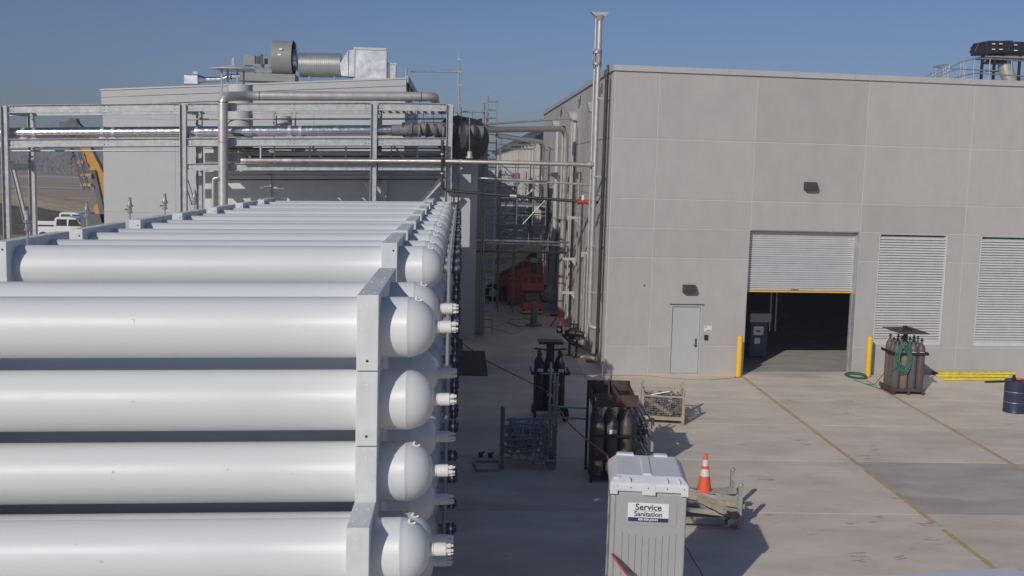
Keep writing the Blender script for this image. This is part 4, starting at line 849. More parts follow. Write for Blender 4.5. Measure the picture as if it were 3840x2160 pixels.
# clutter on the scaffold platform
random.seed(9)
def blob(name, label, cat, p, sz, mat):
    mb = MB(); mb.sphere((0, 0, 0), 1, 10, 7)
    mb.v = [Vector((v.x * sz[0] * (1 + jit(0.12)), v.y * sz[1] * (1 + jit(0.12)), v.z * sz[2] * (1 + jit(0.12)))) + p for v in mb.v]
    return tag(obj(name, mb, mat, None, 60, loc=p), label, cat)
pt = atY(1300, 451, 53.4); o = obj('red_crate', MB().box(pt.x - 0.16, 53.3, pt.z - 0.25, pt.x + 0.16, 53.6, pt.z + 0.25).box(pt.x - 0.18, 53.28, pt.z + 0.252, pt.x + 0.18, 53.62, pt.z + 0.3), 'red_paint', None, 0, loc=(pt.x, 53.3, pt.z - 0.25), bevel=0.02); tag(o, 'red plastic crate on the scaffold platform', 'crate')
blob('white_sack', 'pale bulging sack on the scaffold platform beside the red crate', 'sack', atY(1280, 445, 53.4), (0.28, 0.2, 0.32), 'plastic_clear')
blob('green_bag', 'bright green bag hanging by the scaffold mast', 'bag', atY(1209, 462, 41.2), (0.1, 0.08, 0.12), 'green_bag')
sgn = obj('white_board', MB().box(atY(1190, 437, 45).x, 45, atY(1190, 437, 45).z, atY(1203, 437, 45).x, 45.03, atY(1190, 416, 45).z), 'label_white', None, 0, loc=atY(1195, 437, 45)); tag(sgn, 'white notice board fixed behind the scaffold mast', 'board')
# boom lift
Yb = 50.5
def P(u, v, Y=Yb): return atY(u, v, Y)
bl = thing('boom_lift', 'red boom lift with folded cream arms parked deep in the shaded alley', 'boom lift', (P(1290, 757).x, Yb, 0))
obj('turret', MB().prism([P(1250, 730), P(1253, 700), P(1300, 668), P(1330, 655), P(1366, 660), P(1368, 735), P(1300, 742)], (0, 1.3, 0)), 'red_paint', bl, 0, bevel=0.03)
obj('chassis', MB().prism([P(1228, 745), P(1232, 722), P(1300, 716), P(1360, 730), P(1360, 760), P(1240, 752)], (0, 1.9, 0)), 'red_orange', bl, 0, bevel=0.03)
for (u, v, Y) in ((1240, 745, Yb - 0.1), (1285, 748, Yb - 0.15), (1372, 745, Yb - 0.1)):
    c = P(u, v, Y); c.z = 0.42; w_ = obj('wheel', MB().lathe(c, (0, 1, 0), [(0, 0.2), (0.02, 0.36), (0.06, 0.42), (0.26, 0.42), (0.3, 0.36)], 20), 'rubber', bl); obj('rim', MB().lathe(c - Vector((0, 0.012, 0)), (0, 1, 0), [(0, 0.1), (0.012, 0.2), (0.03, 0.2)], 16), 'cream_paint', w_)
obj('lower_boom', MB().prism([P(1205, 682), P(1205, 662), P(1262, 668), P(1330, 642), P(1352, 648), P(1352, 665), P(1262, 690)], (0, 0.35, 0)), 'cream_paint', bl, 0, bevel=0.02)
obj('upper_boom', MB().prism([P(1205, 652), P(1205, 640), P(1300, 628), P(1346, 614), P(1362, 618), P(1362, 648), P(1345, 654), P(1300, 646)], (0, 0.32, 0)), 'cream_paint', bl, 0, bevel=0.02)
obj('knuckle', MB().prism([P(1322, 648), P(1340, 632), P(1352, 636), P(1350, 655)], (0, 0.5, 0)), 'dark_frame', bl, 0)
obj('cylinder_ram', MB().cyl(P(1250, 695, Yb - 0.1), P(1335, 650, Yb - 0.1), 0.07), 'steel_dark', bl)
for (u0, v0, u1, v1) in ((1278, 695, 1295, 690), (1265, 745, 1280, 742)): obj('decal', MB().bar(P(u0, v0, Yb - 0.012), P(u1, v1, Yb - 0.012), 0.01, 0.06), 'dark_frame', bl, 0)
# scissor platform in front of it
Ys_ = 46.2; gx = atZ(1338, 790).x
sl = thing('work_platform', 'small orange work platform with red guard cage in front of the boom lift', 'lift', (gx, Ys_, 0))
obj('base', MB().box(gx - 0.42, Ys_, 0.1, gx + 0.42, Ys_ + 1.2, 0.5), 'red_orange', sl, 0, bevel=0.03); obj('skirt', MB().box(gx - 0.46, Ys_ - 0.03, 0.06, gx + 0.46, Ys_ + 1.23, 0.14), 'cream_paint', sl, 0)
for s_ in (-0.36, 0.36): obj('wheel', MB().lathe((gx + s_, Ys_ + 0.1, 0.13), (1, 0, 0), [(-0.05, 0.13), (0.05, 0.13)], 14), 'rubber', sl)
for k in range(3): obj('scissor_arm', MB().bar((gx - 0.3, Ys_ - 0.02 + 0.0, 0.52 + 0.14 * k), (gx + 0.3, Ys_ - 0.02, 0.62 + 0.14 * k), 0.05, 0.06).bar((gx - 0.3, Ys_ + 0.04, 0.62 + 0.14 * k), (gx + 0.3, Ys_ + 0.04, 0.52 + 0.14 * k), 0.05, 0.06), 'cyl_tan', sl, 0)
obj('deck', MB().box(gx - 0.48, Ys_ - 0.05, 0.98, gx + 0.48, Ys_ + 1.2, 1.06), 'dark_frame', sl, 0)
zt = atY(1335, 657, Ys_).z
for x in (-0.47, -0.16, 0.16, 0.47): obj('rail_post', MB().box(gx + x - 0.02, Ys_ - 0.04, 1.06, gx + x + 0.02, Ys_ + 0.0, zt), 'red_paint', sl, 0)
for z_ in (1.35, 1.7, zt): obj('guard_rail', MB().box(gx - 0.49, Ys_ - 0.041, z_ - 0.025, gx + 0.49, Ys_ - 0.001, z_ + 0.025), 'red_paint', sl, 0)
obj('toe_board', MB().box(gx - 0.47, Ys_ - 0.07, 1.07, gx + 0.47, Ys_ - 0.045, 1.32), 'red_paint', sl, 0); obj('control_box', MB().box(gx - 0.12, Ys_ - 0.16, zt - 0.5, gx + 0.14, Ys_ - 0.05, zt - 0.1), 'dark_frame', sl, 0); obj('card_holder', MB().box(gx - 0.12, Ys_ - 0.05, zt - 0.06, gx + 0.2, Ys_ - 0.045, zt + 0.16), 'plastic_clear', sl, 0)
tbx = thing('tool_chest', 'red wheeled steel tool chest beside the work platform', 'tool chest', (P(1300, 757).x, 49.2, 0)); tx = atY(1300, 757, 49.2).x
obj('body', MB().box(tx - 0.45, 49.2, 0.16, tx + 0.35, 49.9, 1.15), 'red_paint', tbx, 0, bevel=0.02); obj('lid', MB().box(tx - 0.47, 49.17, 1.152, tx + 0.37, 49.92, 1.24), 'red_paint', tbx, 0)
for x in (-0.36, 0.26): obj('caster', MB().lathe((tx + x - 0.03, 49.3, 0.08), (1, 0, 0), [(0, 0.08), (0.06, 0.08)], 12), 'rubber', tbx)
text_obj('number', '3', 0.22, 'label_white', (tx + 0.22, 49.196, 0.55), (1, 0, 0), (0, 0, 1), tbx)
gp = atZ(1342, 819); ps = thing('pedestal_post', 'round grey-green floor post on a wide foot in the alley', 'post', gp)
obj('shaft', MB().cyl(gp, gp + Vector((0, 0, 0.95)), 0.14, n=16), 'cyl_grey', ps); obj('foot', MB().cyl(gp + Vector((0, 0, 0.001)), gp + Vector((0, 0, 0.04)), 0.36, n=20), 'cyl_grey', ps)
blob('wrapped_bundle', 'bundle wrapped in clear plastic against the side wall', 'bundle', atY(1388, 735, 48) + Vector((0, 0, -0.1)), (0.42, 0.4, 0.4), 'plastic_clear')
o = obj('pry_bar', MB().tube([atY(1405, 745, 46), atY(1413, 700, 46), atY(1411, 690, 46)], 0.02, 6), 'dark_frame', None, loc=atY(1405, 745, 46)); tag(o, 'thin dark bar leaning by the wrapped bundle', 'bar')
for (u, v, lab) in ((1395, 795, 'dark wood block lying on the alley floor'), (1345, 772, 'thin dark strip lying on the alley floor')):
    c = atZ(u, v); o = obj('wood_block', MB().box(c.x - 0.18, c.y - 0.06, 0.002, c.x + 0.18, c.y + 0.06, 0.08), 'dark_frame', None, 0, loc=c); tag(o, lab, 'block')

# ================================================================== YARD OBJECTS
for (gp, lab) in ((atZ(*ce(1530, 733)), 'yellow steel bollard on the man-door side of the shutter'), (atZ(*cr_(645, 762)), 'yellow steel bollard on the louvre side of the shutter')):
    mb = MB(); prof = [(0, 0.088), (1.23, 0.088)] + [(1.23 + 0.088 * math.sin(a * math.pi / 12), 0.088 * math.cos(a * math.pi / 12)) for a in range(1, 7)]
    b_ = thing('bollard', lab, 'bollard', gp, 'yellow bollards beside the shutter'); obj('post', mb.lathe(gp, (0, 0, 1), prof, 20), 'yellow', b_, 40); obj('grout_ring', MB().cyl(gp + Vector((0, 0, 0.001)), gp + Vector((0, 0, 0.012)), 0.11, n=20), 'joint', b_)
# gas cylinders -------------------------------------------------
CYL = {}
def cyl_parts(h, r):
    key = (round(h, 2), r)
    if key in CYL: return CYL[key]
    body = MB().lathe((0, 0, 0), (0, 0, 1), [(0, r * 0.9), (0.02, r), (h - 0.22, r), (h - 0.17, r * 0.95), (h - 0.11, r * 0.74), (h - 0.06, r * 0.42), (h - 0.045, 0.042), (h, 0.042)], 16)
    val = MB().cyl((0, 0, h), (0, 0, h + 0.09), 0.022, n=8); val.cyl((-0.05, 0, h + 0.05), (0.06, 0, h + 0.05), 0.016, n=8); val.cyl((0, 0, h + 0.09), (0, 0, h + 0.12), 0.034, n=10)
    lab = MB(); n = 8
    for k in range(n):
        pass
    pts = []
    for k in range(n + 1):
        a = -math.pi / 2 + (k / n - 0.5) * 1.25; pts += [((r + 0.0025) * math.cos(a), (r + 0.0025) * math.sin(a), h - 0.36 + 0.012 * math.cos((k / n - 0.5) * 6)), ((r + 0.0025) * math.cos(a), (r + 0.0025) * math.sin(a), h - 0.28)]
    lab.add(pts, [(2 * k, 2 * k + 2, 2 * k + 3, 2 * k + 1) for k in range(n)])
    dm = MB(); q = r + 0.004; dm.add([(-0.017, -q, h - 0.32), (0, -q, h - 0.337), (0.017, -q, h - 0.32), (0, -q, h - 0.303)], [(0, 1, 2, 3)])
    CYL[key] = (body, val, lab, dm); return CYL[key]
CM = {}
def cylinder(p, h, r, mat, label, group, lab=True, valmat='dark_frame', rot=0):
    body, val, lb_, dm = cyl_parts(h, r); t = thing('gas_cylinder', label, 'gas cylinder', p, group); t.rotation_euler = (0, 0, rot)
    for nm, mb, mt in (('body', body, mat), ('valve', val, valmat), ('shoulder_label', lb_, 'label_white'), ('label_diamond', dm, 'dark_frame')):
        if nm.endswith('label') and not lab: continue
        if nm == 'label_diamond' and not lab: continue
        k = (nm, round(h, 2), r, mt)
        if k not in CM: CM[k] = shared(nm, mb, mt, 50)
        o = bpy.data.objects.new(nm, CM[k]); COL.objects.link(o); o.parent = t
    return t
random.seed(2)
# (a) pallet by the louvres
px0, py0 = atZ(*cr_(920, 968)).x, atZ(*cr_(920, 968)).y; px1 = atZ(*cr_(1280, 972)).x; W_ = px1 - px0; D_ = 0.92
pa = thing('cylinder_pallet', 'rusty steel cylinder pallet with lifting plate below the louvre', 'cylinder rack', (px0 + W_ / 2, py0 + D_ / 2, 0))
obj('deck', MB().box(px0, py0, 0.11, px1, py0 + D_, 0.14), 'pallet_rust', pa, 0)
obj('front_lip', MB().box(px0 - 0.01, py0 - 0.015, 0.1, px1 + 0.01, py0 - 0.001, 0.2), 'pallet_rust', pa, 0); obj('side_lip', MB().box(px0 - 0.03, py0, 0.1, px0 - 0.001, py0 + D_, 0.22), 'pallet_rust', pa, 0)
for f in (0.02, 0.48, 0.94): obj('runner', MB().box(px0 + W_ * f, py0 - 0.01, 0.002, px0 + W_ * f + 0.06, py0 + D_, 0.109), 'pallet_rust', pa, 0)
obj('mast', MB().box(px0 + W_ / 2 - 0.05, py0 + D_ / 2 - 0.05, 0.14, px0 + W_ / 2 + 0.05, py0 + D_ / 2 + 0.05, 1.86), 'dark_frame', pa, 0)
zl = 1.84
obj('lifting_plate', MB().prism([(px0 + W_ / 2 - 0.62, py0 + D_ / 2 + 0.25, zl + 0.05), (px0 + W_ / 2 - 0.3, py0 + D_ / 2 - 0.42, zl - 0.04), (px0 + W_ / 2 + 0.62, py0 + D_ / 2 - 0.3, zl - 0.05), (px0 + W_ / 2 + 0.3, py0 + D_ / 2 + 0.4, zl + 0.05)], (0, 0, 0.02)), 'pallet_rust', pa, 0)
obj('lifting_lug', MB().box(px0 + W_ / 2 - 0.08, py0 + D_ / 2 - 0.03, 1.86, px0 + W_ / 2 + 0.04, py0 + D_ / 2 + 0.03, 2.0).box(px0 + W_ / 2 + 0.05, py0 + D_ / 2 - 0.02, 1.86, px0 + W_ / 2 + 0.2, py0 + D_ / 2 + 0.02, 1.93), 'dark_frame', pa, 0)
obj('strap_bar', MB().box(px0 - 0.02, py0 - 0.03, 1.19, px1 + 0.05, py0 - 0.008, 1.27), 'dark_frame', pa, 0); obj('strap_bar', MB().box(px1 + 0.03, py0 - 0.007, 1.19, px1 + 0.05, py0 + D_, 1.27), 'dark_frame', pa, 0); obj('strap_bar', MB().box(px0 - 0.04, py0 - 0.007, 1.19, px0 - 0.021, py0 + D_, 1.27), 'dark_frame', pa, 0)
rr = W_ / 8 - 0.004; mats = ['cyl_grey', 'cyl_tan', 'cyl_grey', 'cyl_brown']; nm_ = ['dark grey', 'rusty tan', 'dark grey', 'brown']
for j in range(3):
    for i in range(4):
        mt = mats[i] if j == 0 else random.choice(('cyl_brown', 'cyl_grey'))
        front = {0: 'dark grey gas cylinder under the green hose at the front of the rusty pallet', 1: 'rusty tan gas cylinder in the front row of the rusty pallet', 2: 'dark grey gas cylinder beside the tan one on the rusty pallet', 3: 'brown gas cylinder at the open corner of the rusty pallet'}
        lab = front[i] if j == 0 else 'dull gas cylinder standing behind the front row of the rusty pallet'
        cylinder((px0 + rr + 0.004 + i * W_ / 4, py0 + rr + 0.02 + j * 0.27, 0.141), 1.42 + (jit(0.04) if j else 0), round(rr, 3), mt, lab, 'cylinders on the rusty pallet', j == 0)
# green hose: coil on the pallet, line and coil on the floor
mb = MB(); cx_, cz_ = px0 + 0.26, 1.1; pts = []
for k in range(150):
    a = k * 0.42; r_ = 0.20 + 0.055 * math.sin(k * 0.77); pts.append((cx_ + r_ * math.cos(a) * (0.95 + 0.1 * math.sin(k * 0.31)), py0 - 0.06 - 0.02 * math.sin(k * 1.3), cz_ + 0.06 * math.sin(k * 0.23) + r_ * 1.75 * math.sin(a)))
hc = thing('green_hose', 'green hose coiled over the rusty cylinder pallet with its end on the floor', 'hose', (cx_, py0, 0))
obj('coil', mb.tube(pts, 0.012, 6), 'hose_green', hc)
e0 = atZ(*cr_(440, 790), 0.02); e1 = atZ(*cr_(800, 905), 0.02)
obj('run', MB().tube([(px0 + 0.05, py0 - 0.07, 0.85), atY(*cr_(850, 700), py0 - 0.1), atZ(*cr_(720, 855), 0.012), atZ(*cr_(640, 845), 0.012)], 0.011, 6, 0.4), 'hose_green', hc)
fc = thing('green_hose', 'green hose coiled flat on the concrete between bollard and pallet', 'hose', atZ(*cr_(510, 770)))
c = atZ(*cr_(515, 768)); pts = [(c.x + (0.30 + 0.03 * math.sin(k * 0.9)) * math.cos(k * 0.5) + 0.02 * math.sin(k), c.y + (0.42 + 0.06 * math.sin(k * 1.1)) * math.sin(k * 0.5), 0.014 + 0.0011 * k) for k in range(70)]
obj('coil', MB().tube(pts, 0.011, 6), 'hose_green', fc); obj('run', MB().tube([atZ(*cr_(500, 800), 0.012), atZ(*cr_(610, 840), 0.012), atZ(*cr_(710, 875), 0.012), atZ(*cr_(800, 905), 0.012)], 0.011, 6, 0.3), 'hose_green', fc)
# (b) black wheeled cylinder cart in the shade
bc = atZ(*cg(825, 790)); bx0, by0 = bc.x - 0.40, bc.y - 0.35
ca = thing('cylinder_cart', 'black wheeled cylinder cart in the shade with a broad lifting plate', 'cylinder rack', (bc.x, bc.y, 0))
obj('deck', MB().box(bx0, by0, 0.2, bx0 + 0.8, by0 + 0.75, 0.24), 'dark_frame', ca, 0)
for (x, y, r) in ((0.02, -0.02, 0.10), (0.78, 0.72, 0.1), (0.02, 0.72, 0.1)): 
    obj('caster', MB().lathe((bx0 + x - 0.03, by0 + y, r), (1, 0, 0), [(0, r), (0.06, r)], 14), 'rubber', ca)
obj('wheel', MB().lathe((bx0 + 0.72, by0 - 0.25, 0.2), (1, 0.3, 0), [(0, 0.13), (0.01, 0.19), (0.08, 0.19), (0.09, 0.13)], 18), 'rubber', ca); obj('wheel_rim', MB().lathe((bx0 + 0.715, by0 - 0.252, 0.2), (1, 0.3, 0), [(0, 0.06), (0.1, 0.09)], 14), 'red_paint', ca)
obj('frame_bar', MB().box(bx0 - 0.07, by0 - 0.03, 1.14, bx0 + 0.89, by0 - 0.005, 1.22), 'dark_frame', ca, 0)
for x in (-0.09, 0.865): obj('frame_bar', MB().box(bx0 + x, by0 - 0.004, 1.14, bx0 + x + 0.03, by0 + 0.75, 1.22), 'dark_frame', ca, 0)
obj('strap', MB().box(bx0 + 0.15, by0 - 0.036, 1.17, bx0 + 0.62, by0 - 0.031, 1.195), 'yellow', ca, 0)
obj('mast', MB().box(bx0 + 0.3, by0 + 0.3, 0.24, bx0 + 0.5, by0 + 0.4, 1.88), 'dark_frame', ca, 0); obj('lifting_plate', MB().box(bx0 + 0.08, by0 + 0.1, 1.9, bx0 + 0.72, by0 + 0.6, 1.97), 'dark_frame', ca, 0, bevel=0.02)
for s_ in (-1, 1): obj('handle', MB().bar((bx0 + 0.4, by0 + 0.35, 1.72), (bx0 + 0.4 + s_ * 0.4, by0 + 0.2, 1.78), 0.05, 0.04), 'dark_frame', ca, 0)
for j in range(3):
    for i in range(3):
        lab = {0: 'black gas cylinder with white shoulder label at the caster corner of the black cart', 1: 'black gas cylinder in the middle of the black cart front row', 2: 'black gas cylinder next to the scaffold tubes on the black cart'}[i] if j == 0 else 'black gas cylinder standing behind the front row of the black cart'
        cylinder((bx0 + 0.135 + i * 0.265, by0 + 0.13 + j * 0.25, 0.241), 1.33, 0.118, 'cyl_black', lab, 'cylinders on the black cart', j == 0)
# (c) open-topped dark rack with brown cylinders
q0 = atZ(*cg(1195, 1338)); q1 = atZ(*cg(1505, 1338)); rx0, ry0, rx1 = q0.x - 0.05, q0.y, q1.x + 0.03; rd = 0.95
ra = thing('cylinder_rack', 'dark steel cylinder rack with lettered front board and open tray top', 'cylinder rack', ((rx0 + rx1) / 2, ry0 + rd / 2, 0))
for x in (rx0, rx1):
    for y in (ry0, ry0 + rd): obj('corner_post', MB().box(x - 0.025, y - 0.025, 0.002, x + 0.025, y + 0.025, 1.78 if y == ry0 else 1.92), 'dark_frame', ra, 0)
obj('deck', MB().box(rx0, ry0, 0.08, rx1, ry0 + rd, 0.11), 'dark_frame', ra, 0)
bd = obj('front_board', MB().prism([(rx0 + 0.05, ry0 - 0.03, 1.58), (rx0 + 0.05, ry0 - 0.045, 1.60), (rx0 + 0.05, ry0 - 0.03, 1.80), (rx0 + 0.05, ry0 + 0.02, 1.82), (rx0 + 0.05, ry0 - 0.0, 1.58)], (rx1 - rx0 + 0.0, 0, 0)), 'pallet_rust', ra, 0)
text_obj('lettering', 'AIR', 0.13, 'red_paint', ((rx0 + rx1) / 2 + 0.1, ry0 - 0.046, 1.69), (1, 0, 0), (0, 0.1, 1), ra, bold=0.003)
for (x, s_) in ((rx0, 1), (rx1, -1)): obj('side_plate', MB().prism([(x, ry0, 1.5), (x, ry0 + rd, 1.62), (x, ry0 + rd, 1.9), (x, ry0, 1.78)], (0.012 * s_, 0, 0)), 'pallet_rust', ra, 0)
obj('tray', MB().box(rx0 + 0.02, ry0 + 0.35, 1.70, rx1 - 0.02, ry0 + rd - 0.02, 1.72), 'dark_frame', ra, 0); obj('tray_back', MB().box(rx0, ry0 + rd, 1.66, rx1, ry0 + rd + 0.015, 1.93), 'pallet_rust', ra, 0)
obj('gusset', MB().prism([((rx0 + rx1) / 2 - 0.09, ry0 + 0.3, 1.73), ((rx0 + rx1) / 2 - 0.02, ry0 + rd - 0.03, 1.73), ((rx0 + rx1) / 2 - 0.02, ry0 + rd - 0.03, 1.98)], (0.03, 0, 0)).prism([((rx0 + rx1) / 2 + 0.12, ry0 + 0.3, 1.73), ((rx0 + rx1) / 2 + 0.02, ry0 + rd - 0.03, 1.73), ((rx0 + rx1) / 2 + 0.02, ry0 + rd - 0.03, 1.9)], (0.03, 0, 0)), 'pallet_rust', ra, 0)
for z_ in (0.95, 0.5): obj('guard_bar', MB().box(rx0 - 0.02, ry0 - 0.04, z_, rx1 + 0.02, ry0 - 0.026, z_ + 0.06), 'dark_frame', ra, 0)
for j in range(3):
    for i in range(3):
        hh = 1.36 if j == 0 else 1.40
        lab = {0: 'brown gas cylinder beside the red hose in the lettered rack', 1: 'brown gas cylinder with white shoulder label in the lettered rack', 2: 'brown gas cylinder with brass valve nearest the tube basket side of the lettered rack'}[i] if j == 0 else 'brown gas cylinder behind the front row of the lettered rack'
        cylinder((rx0 + 0.15 + i * (rx1 - rx0 - 0.3) / 2, ry0 + 0.16 + j * 0.29, 0.111), hh - 0.1, 0.118, 'cyl_brown', lab, 'cylinders in the lettered rack', i == 1 and j == 0, 'brass')
for (x, h) in ((0.05, 2.2), (0.14, 2.12)): 
    o = obj('loose_bar', MB().cyl((rx0 + 0.25 + x * 2, ry0 + rd + 0.4, 0.01), (rx0 + 0.25 + x * 2, ry0 + rd + 0.4, h), 0.028, n=8), 'scaf_steel', None, loc=(rx0 + 0.25 + x * 2, ry0 + rd + 0.4, 0)); tag(o, 'upright steel bar behind the lettered rack, %s one' % ('taller' if h > 2.15 else 'shorter'), 'bar')
# bundle of galvanised ledgers behind the rack
random.seed(6)
lgx, lgy = rx1 + 0.22, ry0 + 1.2
sl_ = thing('ledger_stillage', 'steel stillage crammed with galvanised scaffold tubes beside the wire basket', 'stillage', (lgx, lgy, 0))
for x in (-0.12, 0.35):
    for y in (-0.1, 1.5): obj('post', MB().box(lgx + x - 0.03, lgy + y - 0.03, 0.002, lgx + x + 0.03, lgy + y + 0.03, 1.1), 'weathered_steel', sl_, 0)
obj('bed', MB().box(lgx - 0.14, lgy - 0.1, 0.12, lgx + 0.36, lgy + 1.52, 0.16), 'weathered_steel', sl_, 0)
for k in range(46):
    x = lgx - 0.06 + random.random() * 0.38; z_ = 0.2 + 0.9 * random.random() ** 0.7; dy = jit(0.12)
    o = obj('scaffold_tube', MB().cyl((x, lgy - 0.25 + dy, z_), (x + jit(0.05), lgy + 1.7 + dy, z_ + jit(0.05) + 0.1), 0.024, n=8), 'galv_tube', sl_)
# scaffold stillage in the shade with frames piled in it
sx0, sy0 = atZ(*cg(445, 1228)).x, atZ(*cg(445, 1228)).y; sx1 = atZ(*cg(860, 1218)).x
ss = thing('frame_stillage', 'upright-posted stillage for scaffold frames standing in the shade', 'stillage', ((sx0 + sx1) / 2, sy0 + 0.5, 0))
for (x, y, h) in ((sx0, sy0, 1.32), (sx1 + 0.02, sy0, 0.95), (sx0 + 0.02, sy0 + 1.1, 1.1), (sx1, sy0 + 1.1, 1.1)):
    obj('post', MB().cyl((x, y, 0.002), (x, y, h), 0.035, n=10), 'scaf_steel', ss)
for y in (0, 1.1): obj('bed_rail', MB().cyl((sx0, sy0 + y, 0.2), (sx1, sy0 + y, 0.2), 0.03, n=8), 'scaf_steel', ss)
for x in (sx0, sx1): obj('bed_rail', MB().cyl((x, sy0, 0.23), (x, sy0 + 1.1, 0.23), 0.03, n=8), 'scaf_steel', ss)
def ladder_frame(p, d, wv, L, Wd, nr, label, r=0.021):
    d = Vector(d).normalized(); wv = Vector(wv); wv = (wv - d * wv.dot(d)).normalized(); p = Vector(p)
    t = thing('scaffold_ladder', label, 'scaffold ladder', p, 'scaffold frames piled in the stillage')
    for s_ in (0, 1): obj('rail', MB().cyl(p + wv * Wd * s_, p + wv * Wd * s_ + d * L, r, n=8), 'scaf_steel', t)
    for k in range(nr): q = p + d * L * (k + 0.5) / nr; obj('rung', MB().cyl(q, q + wv * Wd, r * 0.8, n=6), 'scaf_steel', t)
random.seed(12)
PL = ['lowest scaffold ladder in the shaded pile, flat on the bed rails', 'scaffold ladder resting on the lowest one in the shaded pile']
for k in range(17):
    row, lay = k % 4, k // 4
    ladder_frame((sx0 + 0.10 + jit(0.08), sy0 + 0.02 + 0.26 * row + jit(0.05), 0.24 + 0.13 * lay + jit(0.03)), (1, jit(0.35), jit(0.22)), (jit(0.3), 0.55, 0.8), 0.86 + jit(0.1), 0.26, 5, 'galvanised scaffold ladder lying in the pile in the shade')
for k in range(4):
    ladder_frame((sx1 - 0.16 + 0.05 * k, sy0 + 0.08 * k - 0.05, 0.10), (-0.2 + jit(0.08), 0.2, 0.95), (0.15, 1, 0), 0.95, 0.3, 6, 'scaffold ladder leaning upright at the tube end of the pile')
o = obj('steel_plank', MB().bar((sx0 + 0.42, sy0 - 0.02, 0.5), (sx0 + 0.2, sy0 + 0.5, 0.98), 0.16, 0.06), 'scaf_steel', None, 0, loc=(sx0 + 0.3, sy0 + 0.3, 0.5)); tag(o, 'scaffold plank propped up in the pile of frames', 'plank')
for k in range(14):
    p = Vector((sx0 + 0.3 + random.random() * 0.55, sy0 + 0.1 + random.random() * 0.5, 0.45 + random.random() * 0.2)); q = p + Vector((jit(0.1), 0.2 + jit(0.1), jit(0.1)))
    o = obj('scaffold_spigot', MB().cyl(p, q, 0.035, n=8), 'scaf_steel', None, loc=p); tag(o, 'short galvanised spigot tube heaped among the scaffold frames', 'scaffold part', 'spigots in the pile')
# two tall standards with ledgers reaching to the lettered rack
uq = thing('scaffold_standards', 'pair of tall scaffold tubes with ledgers reaching to the lettered rack', 'scaffold', (sx1, sy0 + 0.1, 0))
Yq = sy0 + 0.12; xa, xb = atY(*cg(833, 800), Yq).x, atY(*cg(868, 800), Yq).x
for (x, vt) in ((xa, 350), (xb, 435), (xb + 0.06, 460)):
    zt = atY(*cg(835, vt), Yq).z; obj('standard', MB().cyl((x, Yq, 0.01), (x, Yq, zt), 0.024, n=8), 'galv_tube', uq)
    for k in range(4): obj('rosette', MB().cyl((x, Yq, zt - 0.2 - 0.5 * k), (x, Yq, zt - 0.18 - 0.5 * k), 0.055, n=8), 'galv_tube', uq)
for (va, vb) in ((712, 728), (800, 815)): obj('ledger', MB().cyl(atY(*cg(870, va), Yq), atY(*cg(1160, vb), Yq + 0.1), 0.022, n=8), 'galv_tube', uq)
# small frame lying on the slab
fa = thing('small_frame', 'small rectangular tube frame lying flat on the shaded slab', 'frame', atZ(*cg(325, 1200)))
cs = [atZ(*cg(a, b), 0.03) for a, b in ((210, 1162), (235, 1238), (440, 1233), (412, 1160))]
for k in range(4): obj('side', MB().cyl(cs[k], cs[(k + 1) % 4], 0.025, n=8), 'scaf_steel', fa)
for (u, v) in ((268, 1125), (345, 1130)):
    c = atZ(*cg(u, v)); o = obj('clamp', MB().box(c.x - 0.05, c.y - 0.05, 0.002, c.x + 0.05, c.y + 0.04, 0.1).cyl((c.x, c.y, 0.05), (c.x + 0.09, c.y, 0.12), 0.02), 'dark_frame', None, 0, loc=c); tag(o, 'dark scaffold clamp standing on the slab by the small frame', 'clamp', 'clamps by the small frame')
# wire basket
A_ = atZ(*ce(925, 1262)); B_ = atZ(*ce(480, 1238)); ev = (A_ - B_); wv = ev.normalized(); dv = Vector((-wv.y, wv.x, 0)) * 1.05; hh = 0.86
wbk = thing('wire_basket', 'tan steel stillage with wire mesh sides full of scaffold couplers', 'stillage', B_)
def Bp(a, b, z): return B_ + ev * a + dv * b + Vector((0, 0, z))
for a in (0, 1):
    for b in (0, 1):
        o = obj('post', MB().bar(Bp(a, b, 0.01), Bp(a, b, hh), 0.065, 0.065), 'basket_tan', wbk, 0); obj('post_cap', MB().sphere(Bp(a, b, hh), 0.042, 8, 6), 'basket_tan', o); obj('foot', MB().bx(Bp(a, b, 0.008), (0.1, 0.1, 0.012)), 'basket_tan', o, 0)
for (p, q) in (((0, 0), (1, 0)), ((1, 0), (1, 1)), ((1, 1), (0, 1)), ((0, 1), (0, 0))):
    for z_, ht in ((0.16, 0.09), (0.72, 0.045)): obj('rail', MB().bar(Bp(p[0], p[1], z_), Bp(q[0], q[1], z_), 0.035, ht), 'basket_tan', wbk, 0)
    mb = MB(); n = 16
    for k in range(1, n): f = k / n; c0 = Vector(Bp(p[0] + (q[0] - p[0]) * f, p[1] + (q[1] - p[1]) * f, 0.2)); mb.bar(c0, c0 + Vector((0, 0, 0.5)), 0.005, 0.005)
    for k in range(1, 9): z_ = 0.2 + 0.5 * k / 9; mb.bar(Bp(p[0], p[1], z_), Bp(q[0], q[1], z_), 0.005, 0.005)
    o = obj('wire_mesh', mb, 'wire', wbk, 0); o['kind'] = 'stuff'
obj('floor_plate', MB().prism([Bp(0, 0, 0.15), Bp(1, 0, 0.15), Bp(1, 1, 0.15), Bp(0, 1, 0.15)], (0, 0, 0.015)), 'basket_tan', wbk, 0)
random.seed(31); mb = MB()
for k in range(420):
    p = Bp(0.06 + 0.88 * random.random(), 0.06 + 0.88 * random.random(), 0.18 + 0.46 * random.random() ** 0.8); d = Vector((jit(1), jit(1), jit(0.7))).normalized() * random.uniform(0.03, 0.09); mb.bar(p - d, p + d, random.uniform(0.02, 0.05), random.uniform(0.02, 0.05))
